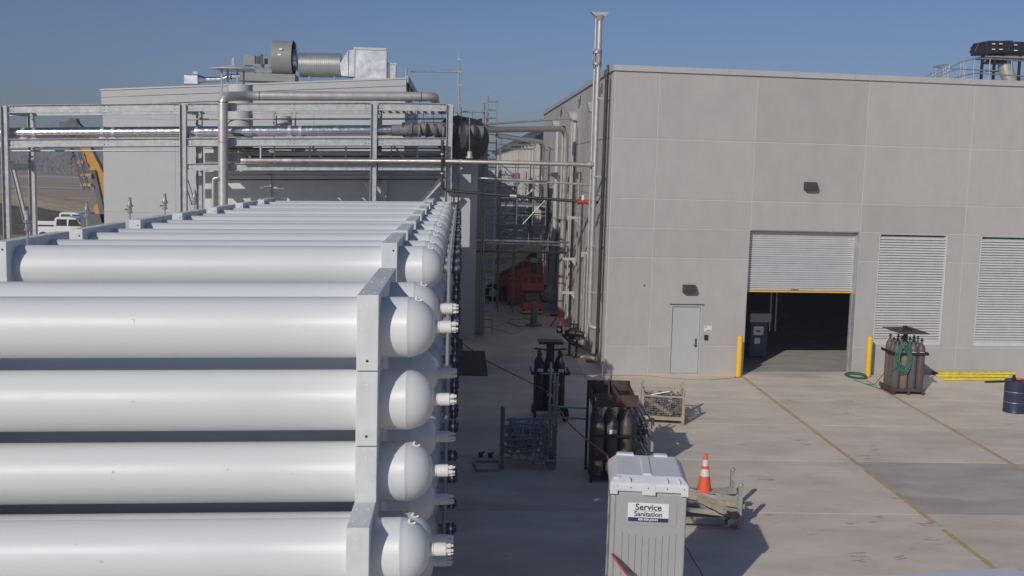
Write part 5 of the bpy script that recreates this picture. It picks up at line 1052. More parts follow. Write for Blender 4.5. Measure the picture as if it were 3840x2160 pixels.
o = obj('coupler_heap', mb, 'galv_tube', None, 0, loc=Bp(0.5, 0.5, 0.16)); o['kind'] = 'stuff'; tag(o, 'heap of galvanised couplers filling the wire basket', 'couplers')
for k in range(8):
    a0, b0, z_ = 0.1 + 0.3 * random.random(), 0.08 + 0.12 * k, 0.3 + 0.4 * random.random(); p, q = Bp(a0, b0 * 0.6 + 0.08, z_), Bp(a0 + 0.5, b0 * 0.6 + 0.12 + jit(0.1), z_ + jit(0.18))
    o = obj('scaffold_tube', MB().cyl(p, q, 0.022, n=8), 'galv_tube', None, loc=p); tag(o, 'short galvanised tube lying on the couplers in the wire basket', 'tube', 'tubes in the wire basket')
o = obj('timber_offcut', MB().bar(Bp(0.1, 0.07, 0.62), Bp(0.72, 0.07, 0.24), 0.035, 0.09), 'weathered_timber', None, 0, loc=Bp(0.4, 0.07, 0.4)); tag(o, 'timber offcut leaning diagonally inside the wire basket', 'timber')
o = obj('chrome_tube', MB().cyl(Bp(0.62, 0.3, 0.66), Bp(0.95, 0.34, 0.67), 0.035, n=12), 'chrome', None, loc=Bp(0.62, 0.3, 0.66)); tag(o, 'bright chromed tube glinting on top of the basket heap', 'tube')
# steel channel rack with cone
F_ = atZ(*ct(1475, 958)); T_ = atZ(*ct(1418, 325), 0.83); G_ = Vector((T_.x, T_.y, 0)); rk_d = (G_ - F_); lx = Vector((-1.75, 0.1, 0))
cr2 = thing('channel_rack', 'weathered steel stake rack beside the portable toilet', 'stillage', F_)
for (p, nm) in ((F_, 'a'), (G_, 'b'), (F_ + lx, 'c'), (G_ + lx, 'd')):
    o = obj('stake', MB().bar(p + Vector((0, 0, 0.01)), p + Vector((0, 0, 0.80)), 0.075, 0.075), 'weathered_steel', cr2, 0); obj('stake_cap', MB().sphere(p + Vector((0, 0, 0.80)), 0.05, 8, 6), 'weathered_steel', o); obj('foot', MB().cyl(p + Vector((0, 0, 0.001)), p + Vector((0, 0, 0.02)), 0.085), 'weathered_steel', o)
for p, q in ((F_, G_), (F_ + lx, G_ + lx), (F_, F_ + lx), (G_, G_ + lx)): obj('bed_beam', MB().bar(p + Vector((0, 0, 0.14)), q + Vector((0, 0, 0.14)), 0.08, 0.1), 'weathered_steel', cr2, 0)
def chan(p, q, wd, mat, label, ht=0.1, grp='steel channels on the stake rack'):
    p, q = Vector(p), Vector(q); mb = MB(); mb.bar(p, q, wd, 0.012); sdv = (q - p).cross(Vector((0, 0, 1))).normalized() * (wd / 2 - 0.006); uo = Vector((0, 0, ht / 2))
    mb.bar(p + sdv + uo, q + sdv + uo, 0.01, ht); mb.bar(p - sdv + uo, q - sdv + uo, 0.01, ht); o = obj('steel_channel', mb, mat, None, 0, loc=p); tag(o, label, 'steel channel', grp)
random.seed(8)
CL = ['weathered channel at the very front of the stake rack', 'second weathered channel from the front of the stake rack', 'third weathered channel from the front of the stake rack', 'middle weathered channel in the stake rack', 'rust-stained channel just behind the middle of the stake rack', 'weathered channel next to the rear one in the stake rack', 'rearmost weathered channel in the stake rack', 'pale channel raised over the front ones in the stake rack', 'pale channel slanting over the middle of the stake rack', 'topmost weathered channel under the cone on the stake rack']
for k in range(10):
    f = (k % 7) / 6; a = F_ + rk_d * (0.05 + 0.85 * f); zz = 0.21 + 0.05 * (k % 3) + (0.14 if k > 6 else 0)
    chan(a + Vector((0.10 - 0.12 * f + jit(0.06), jit(0.05), zz + jit(0.03))), a + lx * 1.0 + Vector((jit(0.1), 0.45 - 0.6 * f + jit(0.15), zz + 0.10 + 0.1 * f + jit(0.05))), 0.10 + 0.05 * random.random(), 'weathered_timber' if k % 4 == 3 else 'weathered_steel', CL[k], 0.07 + 0.05 * random.random())
pA = atZ(*ct(1460, 855), 0.35); pB = atZ(*ct(1060, 655), 0.48)
chan(pA, pB, 0.13, 'weathered_steel', 'channel lying askew across the top of the stake rack', grp=None) if False else chan(pA, pB, 0.13, 'weathered_timber', 'channel lying askew across the stake rack', grp='loose channels laid askew on the stake rack')
chan(atZ(*ct(1445, 575), 0.52), atZ(*ct(1110, 610), 0.46), 0.11, 'weathered_steel', 'channel lying on top of the rear of the stake rack', grp='rear channels on the stake rack')
chan(atZ(*ct(1340, 925), 0.25), atZ(*ct(1455, 830), 0.3), 0.09, 'weathered_steel', 'short offcut channel at the front corner of the stake rack', grp='offcut channels on the stake rack')
cp_ = atZ(*ct(1115, 585), 0.50)
cn = thing('traffic_cone', 'orange traffic cone with two white bands standing on the stake rack', 'cone', cp_)
obj('base', MB().box(cp_.x - 0.18, cp_.y - 0.18, cp_.z, cp_.x + 0.18, cp_.y + 0.18, cp_.z + 0.035), 'rubber', cn, 0, bevel=0.01)
ch = 0.70
def cone_r(z): return 0.135 + (0.03 - 0.135) * z / ch
for (z0, z1, mt, nm) in ((0.0, 0.30, 'cone_orange', 'skirt'), (0.30, 0.43, 'cone_white', 'white_band'), (0.43, 0.49, 'cone_orange', 'collar'), (0.49, 0.60, 'cone_white', 'white_band'), (0.60, 0.70, 'cone_orange', 'tip')):
    obj(nm, MB().lathe(cp_ + Vector((0, 0, 0.035)), (0, 0, 1), [(z0, cone_r(z0)), (z1, cone_r(z1))], 20), mt, cn)
# portable toilet ------------------------------------------------
tx0, tx1, ty0, ty1 = 2.075, 3.105, 13.6, 14.72
tl = thing('portable_toilet', 'grey plastic portable toilet with a white sign on its ribbed wall', 'portable toilet', ((tx0 + tx1) / 2, (ty0 + ty1) / 2, 0))
obj('skid', MB().box(tx0 + 0.02, ty0 + 0.02, 0.02, tx1 - 0.02, ty1 - 0.02, 0.16), 'dark_frame', tl, 0)
obj('body', MB().box(tx0 + 0.03, ty0 + 0.03, 0.161, tx1 - 0.03, ty1 - 0.03, 2.1), 'toilet_grey', tl, 0, bevel=0.04)
for (x0_, x1_) in ((tx0 + 0.015, tx0 + 0.085), (tx1 - 0.085, tx1 - 0.015)):
    for y0_ in (ty0 + 0.012, ty1 - 0.08): obj('corner_rib', MB().box(x0_, y0_, 0.17, x1_, y0_ + 0.07, 2.04), 'toilet_grey', tl, 0, bevel=0.02)
n = 9
for k in range(n):
    f = k / (n - 1); x = tx0 + 0.16 + (tx1 - tx0 - 0.32) * f; zt = 1.535 - 0.045 * math.sin(math.pi * f); obj('wall_rib', MB().box(x - 0.026, ty0 + 0.017, 0.22, x + 0.026, ty0 + 0.0298, zt), 'toilet_grey', tl, 0, bevel=0.011)
obj('sign_panel', MB().box(tx0 + 0.17, ty0 + 0.022, 1.64, tx1 - 0.14, ty0 + 0.0295, 1.965), 'toilet_grey', tl, 0, bevel=0.006)
for z_ in (0.45, 0.9, 1.35, 1.8): obj('side_rib', MB().box(tx0 + 0.015, ty0 + 0.15, z_, tx0 + 0.029, ty1 - 0.15, z_ + 0.12), 'toilet_grey', tl, 0, bevel=0.008)
rf = obj('roof', MB().add([(tx0 - 0.01, ty0 - 0.02, 2.10), (tx1 + 0.01, ty0 - 0.02, 2.10), (tx1 + 0.01, ty1 + 0.02, 2.10), (tx0 - 0.01, ty1 + 0.02, 2.10), (tx0 - 0.005, ty0 - 0.015, 2.21), (tx1 + 0.005, ty0 - 0.015, 2.21), (tx1 + 0.005, ty1 + 0.015, 2.21), (tx0 - 0.005, ty1 + 0.015, 2.21), (tx0 + 0.08, ty0 + 0.12, 2.29), (tx1 - 0.08, ty0 + 0.12, 2.29), (tx1 - 0.1, ty1 - 0.12, 2.33), (tx0 + 0.1, ty1 - 0.12, 2.33)], [(3, 2, 1, 0), (0, 1, 5, 4), (1, 2, 6, 5), (2, 3, 7, 6), (3, 0, 4, 7), (4, 5, 9, 8), (5, 6, 10, 9), (6, 7, 11, 10), (7, 4, 8, 11), (8, 9, 10, 11)]), 'toilet_roof', tl, 0, bevel=0.02)
def rz(y): return 2.29 + 0.04 * (y - ty0 - 0.12) / (ty1 - ty0 - 0.24)
for (x0_, x1_, y0_, y1_) in ((tx0 + 0.42, tx0 + 0.56, ty0 + 0.13, ty1 - 0.2), (tx0 + 0.1, tx0 + 0.36, ty1 - 0.17, ty1 - 0.06), (tx0 + 0.62, tx1 - 0.2, ty1 - 0.17, ty1 - 0.06)):
    obj('roof_rib', MB().add([(x0_, y0_, rz(y0_) - 0.01), (x1_, y0_, rz(y0_) - 0.01), (x1_, y1_, rz(y1_) - 0.01), (x0_, y1_, rz(y1_) - 0.01), (x0_ + 0.02, y0_ + 0.01, rz(y0_) + 0.022), (x1_ - 0.02, y0_ + 0.01, rz(y0_) + 0.022), (x1_ - 0.02, y1_ - 0.01, rz(y1_) + 0.022), (x0_ + 0.02, y1_ - 0.01, rz(y1_) + 0.022)], [(0, 1, 5, 4), (1, 2, 6, 5), (2, 3, 7, 6), (3, 0, 4, 7), (4, 5, 6, 7)]), 'toilet_roof', rf, 0)
for (x0_, x1_) in ((0.0, 0.10), (0.42, 0.60), (0.93, 1.03)): obj('roof_tab', MB().box(tx0 + x0_, ty0 - 0.024, 2.06, tx0 + x1_, ty0 - 0.005, 2.20), 'toilet_roof', rf, 0, bevel=0.008)
for x in (0.27, 0.50, 0.75, 0.97): obj('rivet', MB().cyl((tx0 + x, ty0 - 0.02, 2.16), (tx0 + x, ty0 - 0.03, 2.16), 0.008, n=8), 'dark_frame', rf)
for x in (0.25, 0.74, 0.9): obj('roof_crease', MB().box(tx0 + x, ty0 - 0.01, 2.205, tx0 + x + 0.018, ty0 + 0.10, 2.272), 'toilet_roof', rf, 0, bevel=0.004)
obj('vent_cap', MB().lathe((tx0 + 0.09, ty0 + 0.1, 2.19), (0, 0, 1), [(0, 0.05), (0.06, 0.05), (0.06, 0.062), (0.085, 0.062), (0.09, 0.05)], 18), 'toilet_roof', rf)
sx_0, sx_1, sz0, sz1 = tx0 + 0.245, tx1 - 0.245, 1.685, 1.945; ys = ty0 + 0.021
sgn = obj('sign', MB().box(sx_0, ys - 0.006, sz0, sx_1, ys, sz1), 'label_white', tl, 0, bevel=0.003)
obj('sign_band', MB().box(sx_0 + 0.004, ys - 0.0085, sz0 + 0.005, sx_1 - 0.004, ys - 0.0065, sz0 + 0.062), 'navy', sgn, 0)
mx = (sx_0 + sx_1) / 2
text_obj('sign_text', 'Service', 0.120, 'ink', (mx, ys - 0.0085, sz1 - 0.058), (1, 0, 0), (0, 0, 1), sgn, bold=0.0022)
text_obj('sign_text', 'Sanitation', 0.094, 'ink', (mx, ys - 0.0085, sz1 - 0.152), (1, 0, 0), (0, 0, 1), sgn, bold=0.0018)
text_obj('sign_text', '800-909-JOHN', 0.042, 'label_white', (mx, ys - 0.0105, sz0 + 0.036), (1, 0, 0), (0, 0, 1), sgn, bold=0.0012)
obj('sign_rule', MB().box(sx_0 + 0.06, ys - 0.008, sz1 - 0.110, sx_1 - 0.06, ys - 0.0065, sz1 - 0.106), 'ink', sgn, 0)
tl.rotation_euler = (0, 0, R(-6.5)); tl.location.x += 0.05
# red hose strung across the yard
def cat(pts, n=10):
    out = []
    for p, q in zip(pts, pts[1:]): out += [p.lerp(q, k / n) for k in range(n)]
    return out + [pts[-1]]
hp = [atZ(1150, 852, 0.03), atZ(1218, 905, 0.03), atY(1300, 946, 29.5), atY(1380, 985, 25.0), atY(1425, 1060, 21.0), atY(1480, 1110, 18.0), Vector((tx0 + 0.14, ty1 + 0.06, 2.24)), Vector((tx0 + 0.35, ty1 + 0.1, 1.2)), Vector((tx0 + 0.3, ty1 + 0.06, 0.7))]
hs_ = thing('air_hose', 'red hose strung from the alley over the yard to the portable toilet', 'hose', hp[0])
obj('run', MB().tube(hp, 0.016, 8, 1.0), 'hose_red', hs_, 60)
obj('run', MB().tube([Vector((tx0 + 0.14, ty0 + 0.25, 1.02)), atY(1537, 1388, ty0 + 0.06), atY(1558, 1420, ty0 - 0.05), atY(1590, 1460, ty0 - 0.16), atY(1640, 1600, ty0 - 0.3)], 0.016, 8, 0.3), 'hose_red', hs_, 60)
o = obj('thin_hose', MB().tube([Vector((tx0 + 0.16, ty0 + 0.25, 1.04)), atY(1541, 1392, ty0 + 0.05), atY(1572, 1424, ty0 - 0.06), atY(1610, 1465, ty0 - 0.17), atY(1660, 1600, ty0 - 0.3)], 0.012, 8, 0.3), 'hose_dark', None, 60, loc=(tx0, ty0, 1)); tag(o, 'dark thin hose hanging beside the red one at the portable toilet', 'hose')
# long brown cord along the wall foot
pts = [atZ(1352, 915, 0.008), atZ(1430, 940, 0.008), atZ(1530, 945, 0.008), atZ(1600, 943, 0.008), atZ(1700, 952, 0.008), atZ(1770, 957, 0.008), atZ(1860, 949, 0.008)]
o = obj('extension_cord', MB().tube(pts, 0.009, 6, 1.0), 'cord_brown', None, 60, loc=pts[0]); tag(o, 'thin tan cord lying along the foot of the building to the bollard', 'cord')
for k, seed in enumerate((3, 5)):
    random.seed(seed); c = atZ(1280 + 40 * k, 825 - 12 * k); pts = [(c.x + 0.5 * math.cos(0.6 * i) * (1 + jit(0.5)), c.y + 1.3 * math.sin(0.6 * i) * (1 + jit(0.4)), 0.008) for i in range(14)]
    o = obj('power_cord', MB().tube(pts, 0.008, 5, 0.3), 'dark_frame', None, 60, loc=c); tag(o, 'dark cord lying in loose loops on the alley floor %s' % ('by the ladder foot' if k == 0 else 'by the floor post'), 'cord')
# drum
dp = atZ(*cr_(2300, 1160)); dr_ = 0.29
dm_ = thing('steel_drum', 'dark blue steel drum with odds and ends on its lid', 'drum', dp)
obj('shell', MB().lathe(dp, (0, 0, 1), [(0.0, dr_), (0.02, dr_ + 0.008), (0.04, dr_), (0.28, dr_), (0.295, dr_ + 0.012), (0.31, dr_), (0.57, dr_), (0.585, dr_ + 0.012), (0.6, dr_), (0.86, dr_), (0.87, dr_ + 0.01), (0.89, dr_ + 0.01), (0.89, dr_ - 0.01), (0.875, dr_ - 0.015)], 28), 'drum_blue', dm_)
for z_ in (0.295, 0.585): obj('scuff_hoop', MB().lathe(dp + Vector((0, 0, z_ - 0.006)), (0, 0, 1), [(0, dr_ + 0.0115), (0.006, dr_ + 0.014), (0.012, dr_ + 0.0115)], 28), 'galv_tube', dm_)
for (dx, dy, lab, mt) in ((-0.1, -0.05, 'dark pot standing on the drum lid', 'dark_frame'), (0.1, 0.05, 'orange rag lying on the drum lid', 'cone_orange')):
    p = dp + Vector((dx, dy, 0.881))
    if mt == 'dark_frame': o = obj('pot', MB().lathe(p, (0, 0, 1), [(0, 0.05), (0.1, 0.05), (0.11, 0.035), (0.16, 0.035)], 12), mt, None, loc=p); tag(o, lab, 'pot')
    else: blob('rag', lab, 'rag', p + Vector((0, 0, 0.03)), (0.12, 0.08, 0.03), mt)
# yellow beams on the ground by the wall
for (a, b, a2, b2, lab) in (((1410, 738), (2315, 740), 0, 0, 'yellow slotted steel beam lying against the foot of the wall'), ((1420, 765), (2240, 772), 0, 0, 'yellow slotted steel beam second from the wall foot'), ((1500, 806), (2215, 805), 0, 0, 'yellow slotted steel beam farthest out from the wall')):
    p, q = atZ(*cr_(*a)), atZ(*cr_(*b)); t = thing('yellow_beam', lab, 'beam', p, 'yellow beams by the wall')
    up_ = Vector((0, 0, 0.05)); obj('web', MB().bar(p + up_, q + up_, 0.09, 0.07), 'yellow_beam', t, 0, bevel=0.006)
    for k in range(9):
        c = p.lerp(q, (k + 0.7) / 9.5) + Vector((0, 0, 0.0865)); obj('slot', MB().bar(c, c + (q - p).normalized() * 0.12, 0.03, 0.004), 'dark_frame', t, 0)
c = atZ(*cr_(1425, 745)); o = obj('beam_bracket', MB().box(c.x - 0.09, c.y - 0.2, 0.002, c.x - 0.04, c.y + 0.22, 0.12).box(c.x - 0.13, c.y + 0.2, 0.05, c.x - 0.02, c.y + 0.3, 0.3), 'pallet_rust', None, 0, loc=c); tag(o, 'rusty end bracket at the pallet end of the yellow beams', 'bracket')
p, q = atZ(*cr_(1975, 822), 0.03), atZ(*cr_(2215, 815), 0.03); o = obj('black_bar', MB().bar(p, q, 0.05, 0.05), 'dark_frame', None, 0, loc=p); tag(o, 'black steel bar lying beside the yellow beams near the drum', 'bar')
# pale trailer roof at the very corner of the yard
e0, e1, e2 = atZ(2180, 1449, 2.3), atZ(2551, 1424.5, 2.3), atZ(2559, 1431, 2.3)
tr = thing('site_trailer', 'pale roof of a small site trailer parked below the camera', 'trailer', (e0.x, e0.y - 1.5, 0))
ux = (e1 - e0).normalized(); uy = Vector((-ux.y, ux.x, 0))
mb = MB(lambda p: Vector((e1.x, e1.y, 0)) + ux * p.x + uy * p.y + Vector((0, 0, p.z)))
mb.box(-3.4, -1.3, 2.22, 0.0, 0.0, 2.30); obj('roof', mb, 'lavender_roof', tr, 0, bevel=0.02)
mb = MB(mb.T); mb.box(0.012, -1.3, 2.20, 0.6, -0.06, 2.27); obj('roof_flap', mb, 'lavender_roof', tr, 0)
mb = MB(mb.T); mb.box(-3.3, -1.25, 0.5, -0.08, -0.08, 2.219); obj('body', mb, 'lavender_roof', tr, 0)
for x in (-2.6, -0.9):
    mb2 = MB(mb.T); mb2.lathe((x, -1.2, 0.3), (0, 1, 0), [(0, 0.3), (0.2, 0.3)], 18); obj('wheel', mb2, 'rubber', tr)

# machine inside the doorway
t = thing('floor_machine', 'blue and white machine standing just inside the shutter doorway', 'machine', TW(Vector((10.55, -2.8, 0))))
obj('cabinet', MB(TW).box(10.300, -3.1, 0.12, 10.9, -2.6, 1.3), 'navy', t, 0); obj('top', MB(TW).box(10.250, -3.1, 1.302, 11.0, -2.55, 1.6), 'nozzle_grey', t, 0)
obj('label', MB(TW).box(10.400, -2.599, 0.85, 10.75, -2.59, 1.15), 'label_white', t, 0); obj('label', MB(TW).box(10.450, -2.599, 0.55, 10.65, -2.59, 0.75), 'label_white', t, 0); obj('label_mark', MB(TW).box(10.480, -2.589, 0.95, 10.65, -2.585, 1.03), 'red_paint', t, 0)
for x in (10.35, 10.8): obj('foot', MB(TW).box(x, -3.0, 0.0, x + 0.08, -2.7, 0.119), 'dark_frame', t, 0)
for x, z1 in ((11.2, 3.4), (11.4, 3.1)): obj('duct_pipe', MB(TW).cyl((x, -3.2, 0.9), (x, -3.2, z1), 0.035), 'galv_tube', t)

# ================================================================== RIGHT ROOF PLANT
YR = 47.0
def q8(a, b, Y=YR): return atY(*c8(a, b), Y)
ex = thing('roof_extractor', 'dark multi-sided exhaust hood on posts with a curved steel duct', 'exhaust hood', q8(1850, 1080))
hx0 = q8(1225, 450); 
FACETS = [[(1225, 450), (1300, 290), (1420, 275), (1440, 500), (1300, 520)], [(1425, 270), (1510, 250), (1720, 258), (1735, 470), (1450, 500)], [(1725, 252), (1930, 250), (1945, 455), (1900, 480), (1740, 470)], [(1940, 290), (1985, 268), (2180, 275), (2220, 490), (1950, 470)], [(2185, 280), (2400, 300), (2470, 440), (2400, 520), (2225, 500)]]
for k, fc_ in enumerate(FACETS): obj('hood_panel', MB().prism([q8(a, b, YR - 0.06 * (2 - abs(k - 2))) for a, b in fc_], (0, 0.5, 0.02)), 'cyl_black', ex, 0, bevel=0.03)
obj('hood_core', MB().prism([q8(a, b, YR + 0.5) for a, b in ((1350, 320), (1700, 290), (2300, 310), (2350, 490), (1350, 490))], (0, 1.0, 0)), 'cyl_black', ex, 0)
for (a, b) in ((1575, 312), (1705, 312), (1575, 410), (1705, 410), (1975, 330), (1975, 430)): p = q8(a, b, YR - 0.16); obj('latch', MB().bx(p, (0.14, 0.03, 0.04)), 'label_white', ex, 0)
obj('under_lip', MB().box(q8(1450, 520).x, YR + 0.1, q8(1450, 545).z, q8(2300, 520).x, YR + 1.4, q8(1450, 518).z), 'stainless_warm', ex, 0)
obj('throat', MB().box(q8(1665, 470).x, YR + 0.5, q8(1665, 590).z, q8(1885, 470).x, YR + 1.1, q8(1665, 470).z), 'cyl_black', ex, 0)
obj('collar', MB().box(q8(1620, 590).x, YR + 0.45, q8(1620, 635).z, q8(1915, 590).x, YR + 1.15, q8(1620, 588).z), 'cyl_black', ex, 0)
obj('elbow_duct', MB().tube([q8(1785, 625, YR + 0.8), q8(1790, 800, YR + 0.8), q8(1900, 1000, YR + 0.8), q8(2120, 1090, YR + 0.8), q8(2350, 1120, YR + 0.8)], 0.31, 24, 0.9), 'stainless', ex)
for a in (1430, 1650, 2110): obj('post', MB().box(q8(a - 18, 500).x, YR + 0.2, 9.0, q8(a + 18, 500).x, YR + 0.32, q8(a, 500).z), 'dark_frame', ex, 0)
obj('post_tie', MB().cyl(q8(1430, 795, YR + 0.3), q8(1660, 805, YR + 0.3), 0.05), 'dark_frame', ex)
gr = thing('roof_railing', 'galvanised stair and platform railing on the precast building roof', 'railing', q8(1200, 1000, YR - 1))
YQ = YR - 1.0
for (pts_) in ([(260, 950), (760, 680)], [(370, 960), (980, 640), (1270, 570), (1920, 600), (2300, 640)], [(440, 965), (985, 725)], [(690, 985), (985, 890), (1270, 840), (1920, 885), (2300, 910)], [(820, 990), (985, 905)], [(480, 730), (750, 680)], [(480, 735), (640, 745)], [(810, 770), (870, 765), (1650, 800)], [(560, 965), (800, 938)]):
    obj('rail', MB().tube([q8(a, b, YQ) for a, b in pts_], 0.03, 8), 'galv_tube', gr)
for (a, b) in ((475, 840), (535, 730), (670, 750), (705, 700), (750, 700), (775, 685), (978, 645), (1038, 630), (1060, 720), (1228, 590), (1512, 580), (1908, 600)):
    p = q8(a, b, YQ); obj('post', MB().cyl((p.x, p.y, 9.06), p, 0.026, n=8), 'galv_tube', gr)

# ================================================================== LEFT BACKGROUND: crane and pickups
Yc = 76.0
def qc(u, v, Y=Yc): return atY(u, v, Y)
crn = thing('mobile_crane', 'yellow mobile crane with raised telescopic boom and lattice jib', 'crane', qc(250, 565))
def quadbar(a, b, w0, w1, dep, mat, nm):
    a, b = Vector(a), Vector(b); t = (b - a).normalized(); nrm = Vector((-t.z, 0, t.x)).normalized()
    obj(nm, MB().prism([a + nrm * w0 / 2, b + nrm * w1 / 2, b - nrm * w1 / 2, a - nrm * w0 / 2], (0, dep, 0)), mat, crn, 0)
quadbar(qc(276, 500), qc(196, 335), 0.8, 0.62, 0.7, 'crane_yellow', 'boom')
quadbar(qc(205, 350, Yc - 0.05), qc(172, 302, Yc - 0.05), 0.55, 0.5, 0.6, 'crane_grey', 'boom_head')
quadbar(qc(262, 560, Yc - 0.2), qc(232, 428, Yc - 0.2), 0.34, 0.34, 0.3, 'crane_grey', 'lift_cylinder')
for (u, v) in ((218, 440), (218, 465), (204, 408)):
    p = qc(u, v, Yc - 0.3); obj('collar', MB().bx(p, (0.7 if v > 410 else 0.4, 0.4, 0.2)), 'crane_yellow', crn, 0)
ja_, jb_ = qc(186, 372, Yc - 0.5), qc(216, 478, Yc - 0.5)
for off in (-0.22, 0.22):
    for dep in (0, 0.35): obj('jib_chord', MB().cyl(ja_ + Vector((off, dep, 0)), jb_ + Vector((off * 0.7, dep, 0)), 0.035, n=6), 'crane_grey', crn)
for k in range(14):
    a = ja_.lerp(jb_, k / 14); b = ja_.lerp(jb_, (k + 1) / 14); s_ = 1 if k % 2 else -1; obj('jib_lace', MB().cyl(a + Vector((0.2 * s_, 0, 0)), b + Vector((-0.2 * s_, 0, 0)), 0.02, n=5), 'crane_grey', crn)
obj('head_sheaves', MB().prism([qc(148, 316), qc(150, 306), qc(175, 306), qc(177, 297), qc(190, 298), qc(193, 308), qc(205, 320), qc(160, 322)], (0, 0.7, 0)), 'crane_grey', crn, 0)
obj('hook_block', MB().box(qc(176, 395).x, Yc - 0.4, qc(176, 398).z, qc(187, 395).x, Yc, qc(176, 375).z), 'crane_grey', crn, 0); obj('hoist_line', MB().cyl(qc(181, 376, Yc - 0.2), qc(180, 318, Yc - 0.2), 0.02, n=6), 'crane_grey', crn); hk = qc(180, 410, Yc - 0.2); obj('hook', MB().tube([hk + Vector((0, 0, 0.35)), hk, hk + Vector((-0.1, 0, -0.12)), hk + Vector((-0.22, 0, 0.0))], 0.06, 8, 0.1), 'crane_grey', crn)
obj('carrier', MB().box(qc(205, 560).x, Yc - 0.2, 0.7, qc(330, 560).x, Yc + 2.2, qc(240, 545).z + 0.2), 'crane_grey', crn, 0); obj('turntable', MB().prism([qc(240, 545), qc(236, 520), qc(246, 510), qc(256, 540), qc(300, 548)], (0, 1.5, 0)), 'crane_yellow', crn, 0)
for u in (215, 240, 290): c = qc(u, 560, Yc - 0.25); obj('wheel', MB().lathe((c.x, Yc - 0.3, 0.55), (0, 1, 0), [(0, 0.4), (0.03, 0.55), (0.3, 0.55)], 18), 'rubber', crn)
def pickup(label, u_tail, v_roof, Y, flip=1):
    pr = qc(u_tail, v_roof, Y); zr = 1.9; x0 = pr.x; t = thing('pickup_truck', label, 'pickup truck', (x0 + 2.6, Y, 0), 'white pickups parked beyond the tube banks')
    def S(x, z): return (x0 + x, Y, z)
    obj('body', MB().prism([S(0, 0.55), S(0.0, 1.12), S(0.06, 1.16), S(1.75, 1.18), S(3.9, 1.14), S(5.2, 1.05), S(5.35, 0.95), S(5.35, 0.55)], (0, 1.9, 0)), 'car_white', t, 0, bevel=0.05)
    cab = obj('cab', MB().add([S(1.75, 1.17), S(4.05, 1.13), S(3.35, zr - 0.06), S(2.95, zr), S(2.05, zr), S(1.85, zr - 0.1)] + [(x0 + x, Y + 1.85, z) for x, z in ((1.75, 1.17), (4.05, 1.13), (3.35, zr - 0.06), (2.95, zr), (2.05, zr), (1.85, zr - 0.1))], [(5, 4, 3, 2, 1, 0), (6, 7, 8, 9, 10, 11)] + [(i, (i + 1) % 6, (i + 1) % 6 + 6, i + 6) for i in range(6)]), 'car_white', t, 0, bevel=0.05)
    for a, b in ((1.95, 2.72), (2.82, 3.55)): obj('side_window', MB().prism([(x0 + a, Y - 0.012, 1.25), (x0 + b + (0.25 if a > 2.5 else 0), Y - 0.012, 1.25), (x0 + b - (0.12 if a > 2.5 else 0), Y - 0.012, zr - 0.16), (x0 + a + 0.06, Y - 0.012, zr - 0.16)], (0, 0.01, 0)), 'glass_dark', cab, 0)
    obj('windscreen', MB().add([(x0 + 4.06, Y + 0.12, 1.17), (x0 + 4.06, Y + 1.72, 1.17), (x0 + 3.38, Y + 1.65, zr - 0.1), (x0 + 3.38, Y + 0.2, zr - 0.1)], [(0, 1, 2, 3)]), 'glass_dark', cab, 0)
    obj('bed', MB().box(x0 + 0.1, Y + 0.08, 1.181, x0 + 1.7, Y + 1.8, 1.19), 'dark_frame', t, 0)
    obj('tail_light', MB().box(x0 - 0.02, Y - 0.01, 0.82, x0 + 0.1, Y + 0.1, 1.1), 'tail_red', t, 0); obj('headlight', MB().box(x0 + 5.2, Y - 0.01, 0.8, x0 + 5.37, Y + 0.3, 0.98), 'label_white', t, 0)
    for x in (1.0, 4.4):
        wl = obj('wheel', MB().lathe((x0 + x, Y - 0.02, 0.4), (0, 1, 0), [(0, 0.28), (0.02, 0.39), (0.2, 0.4)], 20), 'rubber', t); obj('rim', MB().lathe((x0 + x, Y - 0.03, 0.4), (0, 1, 0), [(0, 0.08), (0.01, 0.22), (0.03, 0.24)], 14), 'galv_tube', wl)
    return t
pickup('white pickup truck parked with its tail toward the rack column', 73, 566, 80)
pickup('white pickup truck parked beyond the other with its roof showing above it', 90, 559, 87)

# stair flights of the scaffold tower in the alley
st_ = thing('scaffold_stair', 'steel scaffold stair with treads climbing behind the alley tower', 'stair', atY(1300, 620, 56))
for (ua, va, ub, vb, Y) in ((1262, 600, 1340, 520, 56.2), (1340, 520, 1262, 458, 57.2)):
    a, b = atY(ua, va, Y), atY(ub, vb, Y)
    for dy in (0, 0.7): obj('stringer', MB().bar(a + Vector((0, dy, 0)), b + Vector((0, dy, 0)), 0.05, 0.16), 'scaf_steel', st_, 0); obj('hand_rail', MB().cyl(a + Vector((0, dy, 0.9)), b + Vector((0, dy, 0.9)), 0.025, n=8), 'scaf_steel', st_)
    for k in range(9): c = a.lerp(b, (k + 0.5) / 9); obj('tread', MB().box(c.x - 0.11, Y + 0.03, c.z - 0.02, c.x + 0.11, Y + 0.67, c.z + 0.02), 'galv', st_, 0)
# thin air over the whole place
hz = MB().box(-290, -20, -1.2, 60, 460, 13.5)
ho = obj('haze', hz, 'joint', None, 0); ho['kind'] = 'stuff'; tag(ho, 'thin pale haze hanging over the yard and fields', 'haze')
hm = bpy.data.materials.new('haze_air'); hm.use_nodes = True; hn = hm.node_tree.nodes; hl = hm.node_tree.links
hn.remove(hn['Principled BSDF']); pv = hn.new('ShaderNodeVolumePrincipled'); pv.inputs['Color'].default_value = (0.86, 0.90, 0.98, 1); pv.inputs['Density'].default_value = 0.0010; pv.inputs['Anisotropy'].default_value = 0.0
hl.new(pv.outputs[0], hn['Material Output'].inputs['Volume']); ho.data.materials.clear(); ho.data.materials.append(hm)
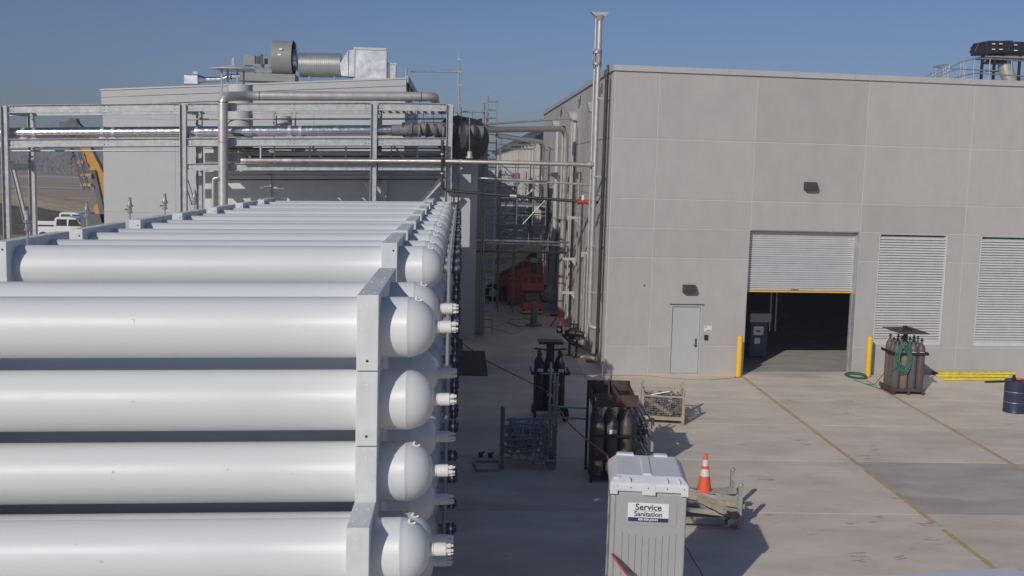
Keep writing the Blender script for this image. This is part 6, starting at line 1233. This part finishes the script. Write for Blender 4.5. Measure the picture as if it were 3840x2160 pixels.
# scuffs on the near tubes: small worn marks where the photograph shows them
def tube_hit(u, v, yc, zc):
    d = ray(u, v); zc2 = zc; best = None
    for it in range(400):
        pass
    # cylinder along X tilted a little: solve with local height
    x = 0.0
    for it in range(6):
        zc2 = zc + (x + 0.8) * 0.0205
        a = d.y ** 2 + d.z ** 2; b = 2 * (-yc * d.y + (H - zc2) * d.z); c = yc ** 2 + (H - zc2) ** 2 - (TR + 0.0025) ** 2; disc = b * b - 4 * a * c
        if disc < 0: return None
        t = (-b - math.sqrt(disc)) / (2 * a); x = d.x * t
    P_ = C0 + d * t; nrm = Vector((0, P_.y - yc, P_.z - zc2)).normalized(); return P_, nrm
banksB = [o for o in bpy.data.objects if o.name.startswith('tube_bank')]
random.seed(17)
for (u, v, bi, yc, zc, n_, mt) in ((332, 807, 1, 11.2, 4.60, 3, 'tyre_scuff'), (576, 775, 1, 11.2, 4.60, 1, 'tyre_scuff'), (332, 1006, 1, 11.2, 3.82, 1, 'tyre_scuff'), (299, 1190, 1, 11.2, 3.04, 4, 'tyre_scuff'), (570, 1185, 1, 11.2, 3.04, 1, 'tyre_scuff'), (735, 1190, 1, 11.2, 3.04, 1, 'tyre_scuff'), (248, 1411, 0, 10.37, 2.47, 2, 'tyre_scuff'), (195, 1365, 0, 10.37, 2.47, 1, 'tyre_scuff')):
    h_ = tube_hit(u, v, yc, zc)
    if not h_: continue
    mt = 'scuff_grey'; P_, nrm = h_; tx_ = Vector((1, 0, 0)); ty_ = nrm.cross(tx_)
    mb = MB()
    for k in range(n_):
        c = P_ + tx_ * jit(0.03) * n_ * 0.6 + ty_ * jit(0.02); a = random.random() * 3.1; e = (tx_ * math.cos(a) + ty_ * math.sin(a)) * random.uniform(0.006, 0.018); f = nrm.cross(e).normalized() * random.uniform(0.002, 0.005)
        mb.add([c - e, c - e * 0.3 + f, c + e * 0.4 + f * 0.7, c + e, c + e * 0.2 - f, c - e * 0.5 - f * 0.8], [(0, 1, 2, 3, 4, 5)])
    bk = [o for o in banksB if abs(o.location.y - BANKS[bi][1]) < 0.01][0]
    o = obj('scuff_mark', mb, mt, bk, 0); o['kind'] = 'stuff'
